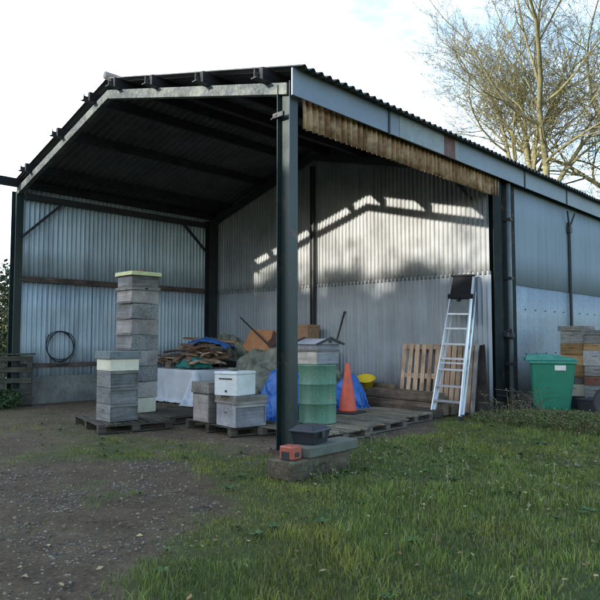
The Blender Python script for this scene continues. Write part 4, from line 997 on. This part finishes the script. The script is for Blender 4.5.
# right-hand hive stacks behind the bin
z = gh(.75, 7.6)+.0; a = R(-3)
st_ = MB().b2(-.3, .3, -.28, .28, 0, .26).build('stand', M['dark_steel'], bevel=.01); st_.location = (.72, 7.62, 0); tag(st_, 'low dark stand under the pine hive boxes behind the bin', 'stand')
z = .262
seq = [(.24, 'cream', 'cream hive box at the foot of the pine stack behind the bin'), (.14, 'hive_brown', 'shallow dark hive box above the cream one behind the bin'),
       (.22, 'pine', 'pine hive box, lowest pine one behind the bin'), (.22, 'pine', 'pine hive box in the middle of the stack behind the bin'),
       (.23, 'pine', 'orange pine hive box just below the grey one behind the bin'), (.25, 'hive_grey', 'grey hive box under the roof of the stack behind the bin')]
for h_, mt, lb in seq:
    m1, m2 = (M['hive_pine_y'], M['hive_pine_x']) if mt == 'pine' else (M[mt], M[mt] if mt != 'hive_grey' else M['hive_grey_x'])
    hivebox((.72+random.uniform(-.01, .01), 7.62, z), a+R(random.uniform(-2, 2)), .46, h_, lb, m1, m2); z += h_
lid((.72, 7.62, z), a, .53, .10, 'flat grey brown hive roof on the stack behind the bin', M['hive_brown'])
z = .252; 
s3 = MB().b2(-.3, .3, -.28, .28, 0, .25).build('stand', M['dark_steel'], bevel=.01); s3.location = (1.25, 7.35, 0); tag(s3, 'low dark stand under the hive stack at the right edge', 'stand')
for h_, mt, lb in [(.26, 'hive_grey', 'grey hive box, lowest in the stack at the right edge'), (.17, 'brick', 'brick red hive box in the stack at the right edge'), (.20, 'hive_grey', 'pale grey hive box above the red one at the right edge'), (.30, 'hive_lilac', 'blue grey deep hive box in the stack at the right edge'), (.13, 'pine', 'thin pine box in the stack at the right edge'), (.17, 'hive_grey', 'grey hive box at the top of the stack at the right edge')]:
    m1, m2 = (M['hive_pine_y'], M['hive_pine_x']) if mt == 'pine' else (M[mt], M[mt] if mt != 'hive_grey' else M['hive_grey_x'])
    hivebox((1.27+random.uniform(-.015, .015), 7.35, z), R(-5+random.uniform(-2, 2)), .46, h_, lb, m1, m2); z += h_
lid((1.27, 7.35, z), R(-5), .53, .09, 'grey hive roof on the stack at the right edge', M['hive_grey'])
# black crate and tyre at the right edge
ty_ = empty('car_tyre', (1.98, 5.75, gh(1.98, 5.75)+.30), (R(72), 0, R(30))); tag(ty_, 'old black car tyre leaning at the right edge', 'tyre')
m = MB(); n = 40; P = []
for i in range(n+1):
    t = 2*math.pi*i/n; row = []
    for k in range(13):
        u = 2*math.pi*k/12; r_ = .245+.085*math.copysign(abs(math.cos(u))**.7, math.cos(u)); zz = .095*math.copysign(abs(math.sin(u))**.7, math.sin(u)); row.append(Vector((r_*math.cos(t), r_*math.sin(t), zz)))
    P.append(row)
m.grid(P); m.build('casing', M['rubber'], ty_, smooth=True)
cr = empty('black_crate', (1.55, 6.35, gh(1.55, 6.35)), (0, 0, R(-12))); tag(cr, 'black plastic crate behind the tyre at the right edge', 'crate')
m = MB(); m.b2(-.3, .3, -.2, -.18, 0, .32); m.b2(-.3, .3, .18, .2, 0, .32); m.b2(-.3, -.28, -.18, .18, 0, .32); m.b2(.28, .3, -.18, .18, 0, .32); m.b2(-.28, .28, -.18, .18, 0, .02); m.build('tub', M['black_plastic'], cr)
m = MB(); m.b2(-.32, .32, -.22, .22, .321, .35); m.build('rim', M['rubber'], cr)

# ------------------------------------------------------------------ trees
M['bark'] = mat_paint('tree_bark', (.13, .12, .07), .4, .9, dirt=(.19, .20, .08), dirt_amt=.5, scale=3, bumpy=.6)
M['twig'] = mat_paint('tree_twig', (.095, .085, .042), .4, .9, dirt=(.13, .145, .05), dirt_amt=.4, scale=2, bumpy=0)
M['leaf'] = attr_mat('leaf_tones', .6)
def tube_np(segs, n):
    """segs: list of (p0,p1,r0,r1)"""
    A = np.array([s[0] for s in segs]); B = np.array([s[1] for s in segs]); r0 = np.array([s[2] for s in segs]); r1 = np.array([s[3] for s in segs])
    d = B-A; d /= np.linalg.norm(d, axis=1)[:, None]+1e-9; q = np.where(np.abs(d[:, 2:3]) < .9, np.array([[0, 0, 1.]]), np.array([[1., 0, 0]]))
    x = np.cross(d, q); x /= np.linalg.norm(x, axis=1)[:, None]; y = np.cross(d, x)
    V = []
    for k in range(n):
        o = x*math.cos(2*math.pi*k/n)+y*math.sin(2*math.pi*k/n); V.append((A+o*r0[:, None], B+o*r1[:, None]))
    m_ = len(segs); P = np.zeros((m_, 2*n, 3))
    for k in range(n): P[:, k] = V[k][0]; P[:, n+k] = V[k][1]
    F = []
    b = np.arange(m_)*2*n
    for k in range(n): F.append(np.stack([b+k, b+(k+1) % n, b+n+(k+1) % n, b+n+k], 1))
    return P.reshape(-1, 3), np.concatenate(F)
def bare_tree(loc, H, seed, label, spread=1.0, leafs=2500, fork=.36, leafcol=(.17, .19, .04), nl=5, levels=6):
    rg = random.Random(seed); root = empty('bare_tree', loc); tag(root, label, 'tree', 'leafless trees behind the barn')
    thick = []; mid = []; thin = []; tips = []
    def grow(p, d, L, r, lev):
        n = 7 if lev == 1 else 5 if lev == 2 else 4 if lev == 3 else 3
        pts = [Vector(p)]; dd = Vector(d); rr = [r]; dirs = [dd.copy()]
        wx, wy, wz = rg.gauss(0, .10), rg.gauss(0, .10), rg.gauss(0, .06)
        for i in range(n):
            dd = (dd + Vector((wx+rg.gauss(0, .13), wy+rg.gauss(0, .13), wz+rg.gauss(0, .10)+(.07 if lev < 3 else .02)))).normalized()
            q = pts[-1]+dd*(L/n); r2 = r*(1-.62*(i+1)/n)
            (thick if lev == 1 else mid if lev <= 3 else thin).append((tuple(pts[-1]), tuple(q), rr[-1], r2)); pts.append(q); rr.append(r2); dirs.append(dd.copy())
        if lev >= levels: tips.append(pts[-1]); return
        nb = {1: 8, 2: 5, 3: 5, 4: 3, 5: 2}[lev]
        for c in range(nb):
            t = (.28 if lev == 1 else .15)+(.85-.1)*(c+rg.random())/nb; t = min(t, .98); i = min(int(t*n), n-1); f = t*n-i
            pp = pts[i].lerp(pts[i+1], f); r0 = rr[i]+(rr[i+1]-rr[i])*f
            ax = Matrix.Rotation(c*2.4+rg.uniform(-.5, .5), 3, dirs[i+1]) @ dirs[i+1].orthogonal().normalized()
            nd = (Matrix.Rotation(rg.uniform(.45, 1.0)*spread, 3, ax) @ dirs[i+1]).normalized()
            grow(pp, nd, L*rg.uniform(.42, .66)*(1.15-.45*t), max(.010, r0*rg.uniform(.45, .7)), lev+1)
        grow(pts[-1], (dirs[-1]+Vector((rg.gauss(0, .3), rg.gauss(0, .3), .1))).normalized(), L*.5, max(.010, rr[-1]*.95), lev+1)
    tl = H*fork
    tr = MB(); tr.tube([(0, 0, -.3), (0, 0, .6), (.02, .03, tl*.5), (.1, .05, tl+.3)], [H*.028, H*.019, H*.016, H*.013], 14); tr.build('trunk', M['bark'], root, smooth=True)
    for c in range(nl):
        az = c*6.283/nl+rg.uniform(-.35, .35); el = rg.uniform(.25, .95)*spread if c else .12
        grow(Vector((.1, .05, tl-rg.uniform(0, .12)*tl)), Vector((math.sin(el)*math.cos(az), math.sin(el)*math.sin(az), math.cos(el))), H*rg.uniform(.42, .55), H*rg.uniform(.0075, .0105), 1)
    for nm, sg, nn, mt in (('limb', thick, 9, M['bark']), ('crown', mid, 5, M['bark']), ('twigs', thin, 3, M['twig'])):
        V, F = tube_np(sg, nn); o = mesh_np(nm, V, F, mt, True); o.parent = root
    if leafs and tips:
        T = np.array([tuple(t) for t in tips]); ix = rng.integers(0, len(T), leafs); p = T[ix] + rng.normal(size=(leafs, 3))*.04
        s = .014+.026*rng.random((leafs, 1)); u = rng.normal(size=(leafs, 3)); u /= np.linalg.norm(u, axis=1)[:, None]; w = np.cross(u, rng.normal(size=(leafs, 3))); w /= np.linalg.norm(w, axis=1)[:, None]
        Q = np.stack([p-u*s, p-w*s*.6, p+u*s, p+w*s*.6], 1).reshape(-1, 3)
        C = np.repeat(np.concatenate([np.array([leafcol])*(.5+1.0*rng.random((leafs, 1))), np.ones((leafs, 1))], 1)[:, None, :], 4, 1).reshape(-1, 4)
        o = mesh_np('leaves', Q, np.arange(leafs*4).reshape(leafs, 4), M['leaf'], False, C); o.parent = root
    print('tree', label, len(thick), len(mid), len(thin))
    return root
bare_tree((-9.2, 30, 0), 22, 5, 'big leafless tree with a forked trunk behind the barn roof', 1.0, 20000, .40, nl=6)
bare_tree((-4.0, 34, 0), 21, 9, 'leafless tree at the right edge behind the barn', 1.05, 9000, .30)
bare_tree((-18.5, 40, 0), 15, 23, 'smaller thin leafless tree left of the big one', 1.0, 2500, .3, levels=5)
bare_tree((6.0, 38, 0), 18, 14, 'leafless tree standing off to the right of the barn', 1.0, 2500, .3, levels=5)

def leafy(name, loc, rad, H, n, label, col, group, cat='tree', leaf=.22, trunk=True, core=.8, z0=.0, loose=False):
    root = empty(name, loc); tag(root, label, cat, group)
    if trunk: MB().tube([(0, 0, -.2), (0, 0, H*.55)], [rad*.09, rad*.05], 8).build('trunk', M['bark'], root, smooth=True)
    d = rng.normal(size=(n, 3)); d /= np.linalg.norm(d, axis=1)[:, None]; rr = (.55+.5*rng.random((n, 1))**.7)
    lump = 1+.22*np.sin(d[:, 0:1]*5+loc[0])*np.cos(d[:, 1:2]*4+loc[1])+.15*np.sin(d[:, 2:3]*9+loc[0]*2)
    p = d*rr*lump*np.array([[rad, rad, (H-z0)/2]]) + np.array([[0, 0, z0+(H-z0)/2]])
    if loose:
        k = n//2; q = rng.random(k)**1.9; p[:k, 0] = rng.normal(size=k)*rad*.55*(1-.3*q); p[:k, 1] = rng.normal(size=k)*.6; p[:k, 2] = H-1.9+2.6*q+.35*np.sin(p[:k, 0]*2.3+loc[0]*3)
    s = leaf*(.5+rng.random((n, 1))); u = rng.normal(size=(n, 3)); u /= np.linalg.norm(u, axis=1)[:, None]; w = np.cross(u, rng.normal(size=(n, 3))); w /= np.linalg.norm(w, axis=1)[:, None]
    Q = np.stack([p-u*s, p-w*s*.6, p+u*s, p+w*s*.6], 1).reshape(-1, 3)
    C = np.repeat(np.concatenate([np.array([col])*(.4+1.2*rng.random((n, 1))), np.ones((n, 1))], 1)[:, None, :], 4, 1).reshape(-1, 4)
    o = mesh_np('crown', Q, np.arange(n*4).reshape(n, 4), M['leaf'], False, C); o.parent = root
    return root
# hedge beyond the left side
random.seed(5)
for i in range(9):
    t = i/8; x = -15+(-30+15)*t*1.0+random.uniform(-.6, .6); y = 2.0+14*t
    leafy('hedge_shrub', (x, y, 0), 2.0+.5*random.random(), 2.9+1.2*random.random(), 5200, 'green brown shrub in the hedge beyond the left corner', random.choice([(.07, .085, .03), (.10, .09, .04), (.05, .07, .03)]), 'shrubs of the hedge beyond the left corner', 'shrub', .07)
for i in range(12):
    a = R(100+i*9); x = -60*math.cos(a-R(0))*1.0; 
    xx = 5+70*math.cos(R(95+i*8)); yy = -5+70*math.sin(R(95+i*8))
    leafy('far_tree', (xx, yy, 0), 4.5+1.5*random.random(), 5.0+2.0*random.random(), 2600, 'distant dull green tree on the field edge', (.06, .07, .035), 'distant trees on the field edge', leaf=.3)
# evergreens behind the photographer: they shade the yard and the lower part of the barn from the low sun
SK = [(-20, 11.4), (-18, 10.9), (-16.2, 9.9), (-14.5, 9.7), (-12.8, 9.6), (-11.1, 9.55), (-9.4, 9.5), (-7.9, 9.3), (-6.5, 9.0), (-5.0, 8.8), (-3.2, 9.2), (-1.2, 9.5), (1.0, 9.9), (3.4, 10), (5.8, 10)]
for i, (x, H) in enumerate(SK):
    r_ = leafy('evergreen', (x, -24+random.uniform(-.5, .5), 0), 1.9, H, 22000, 'dense evergreen in the windbreak behind the viewpoint', (.03, .055, .02), 'evergreens of the windbreak behind the viewpoint', leaf=.085, z0=-3, loose=True)
    m = MB()
    for k in range(7):
        pass
    m.lathe([(1.5, 0), (1.75, H*.3), (1.7, H*.6), (1.5, H*.74), (1.2, H*.80), (.05, H*.83)], 14); o = m.build('inner_foliage', M['tarp_olive'], r_, smooth=True); o['label'] = 'dark inner foliage'

# ------------------------------------------------------------------ light
tv = Vector((.29, 1, -.262)).normalized()
sun = bpy.data.lights.new('sun', 'SUN'); sun.energy = 2.1; sun.angle = R(.5); sun.color = (1, .93, .82)
so = bpy.data.objects.new('sun', sun); COL.objects.link(so); so.rotation_euler = tv.to_track_quat('-Z', 'Y').to_euler()
el = math.asin(-tv.z); az = math.atan2(-tv.x, -tv.y)
w = bpy.data.worlds.new('World'); scene.world = w; w.use_nodes = True; nt = w.node_tree; nt.nodes.clear()
out = N(nt, 'ShaderNodeOutputWorld'); bg = N(nt, 'ShaderNodeBackground'); nt.links.new(bg.outputs[0], out.inputs[0])
sky = N(nt, 'ShaderNodeTexSky', sky_type='NISHITA'); sky.sun_disc = False; sky.sun_elevation = el; sky.sun_rotation = az; sky.dust_density = 1.0; sky.ozone_density = 1.5
tc = N(nt, 'ShaderNodeTexCoord'); v = tc.outputs['Generated']
mp = N(nt, 'ShaderNodeMapping'); mp.inputs['Scale'].default_value = (1, 1, 2.4); nt.links.new(v, mp.inputs[0])
n1 = noise(nt, mp.outputs[0], 3.2, 7, .58)
# more cloud towards the left (world -x), clearer to the right (world +y)
dt = N(nt, 'ShaderNodeVectorMath', operation='DOT_PRODUCT'); dt.inputs[1].default_value = (-.80, .02, -.15); nt.links.new(v, dt.inputs[0])
ad = N(nt, 'ShaderNodeMath', operation='MULTIPLY_ADD'); ad.inputs[1].default_value = .55; nt.links.new(dt.outputs['Value'], ad.inputs[0]); nt.links.new(n1, ad.inputs[2])
f = ramp(nt, ad.outputs[0], [(.52, (0.12,)*3), (.82, (1, 1, 1))])
cc = ramp(nt, dt.outputs['Value'], [(.0, (1.9, 2.35, 3.0)), (.55, (4.8, 5.5, 6.4))])
blue = mix(nt, sky.outputs[0], (.80, .84, .86), 1., 'MULTIPLY')
c = mix(nt, blue, cc, f)
nt.links.new(c, bg.inputs[0]); bg.inputs[1].default_value = .12

# ------------------------------------------------------------------ camera
cam = bpy.data.cameras.new('camera'); cam.sensor_width = 36; cam.lens = 36*634/600; cam.clip_end = 3000; cam.clip_start = .05
co_ = bpy.data.objects.new('camera', cam); COL.objects.link(co_); co_.location = (5.54, -5.64, 1.4)
co_.rotation_euler = (math.pi/2+pitch, 0, yaw); scene.camera = co_
scene.render.resolution_x = scene.render.resolution_y = 1024
vs = scene.view_settings; vs.view_transform = 'Standard'; vs.look = 'None'; vs.exposure = 2.4; vs.gamma = 1; vs.use_curve_mapping = False
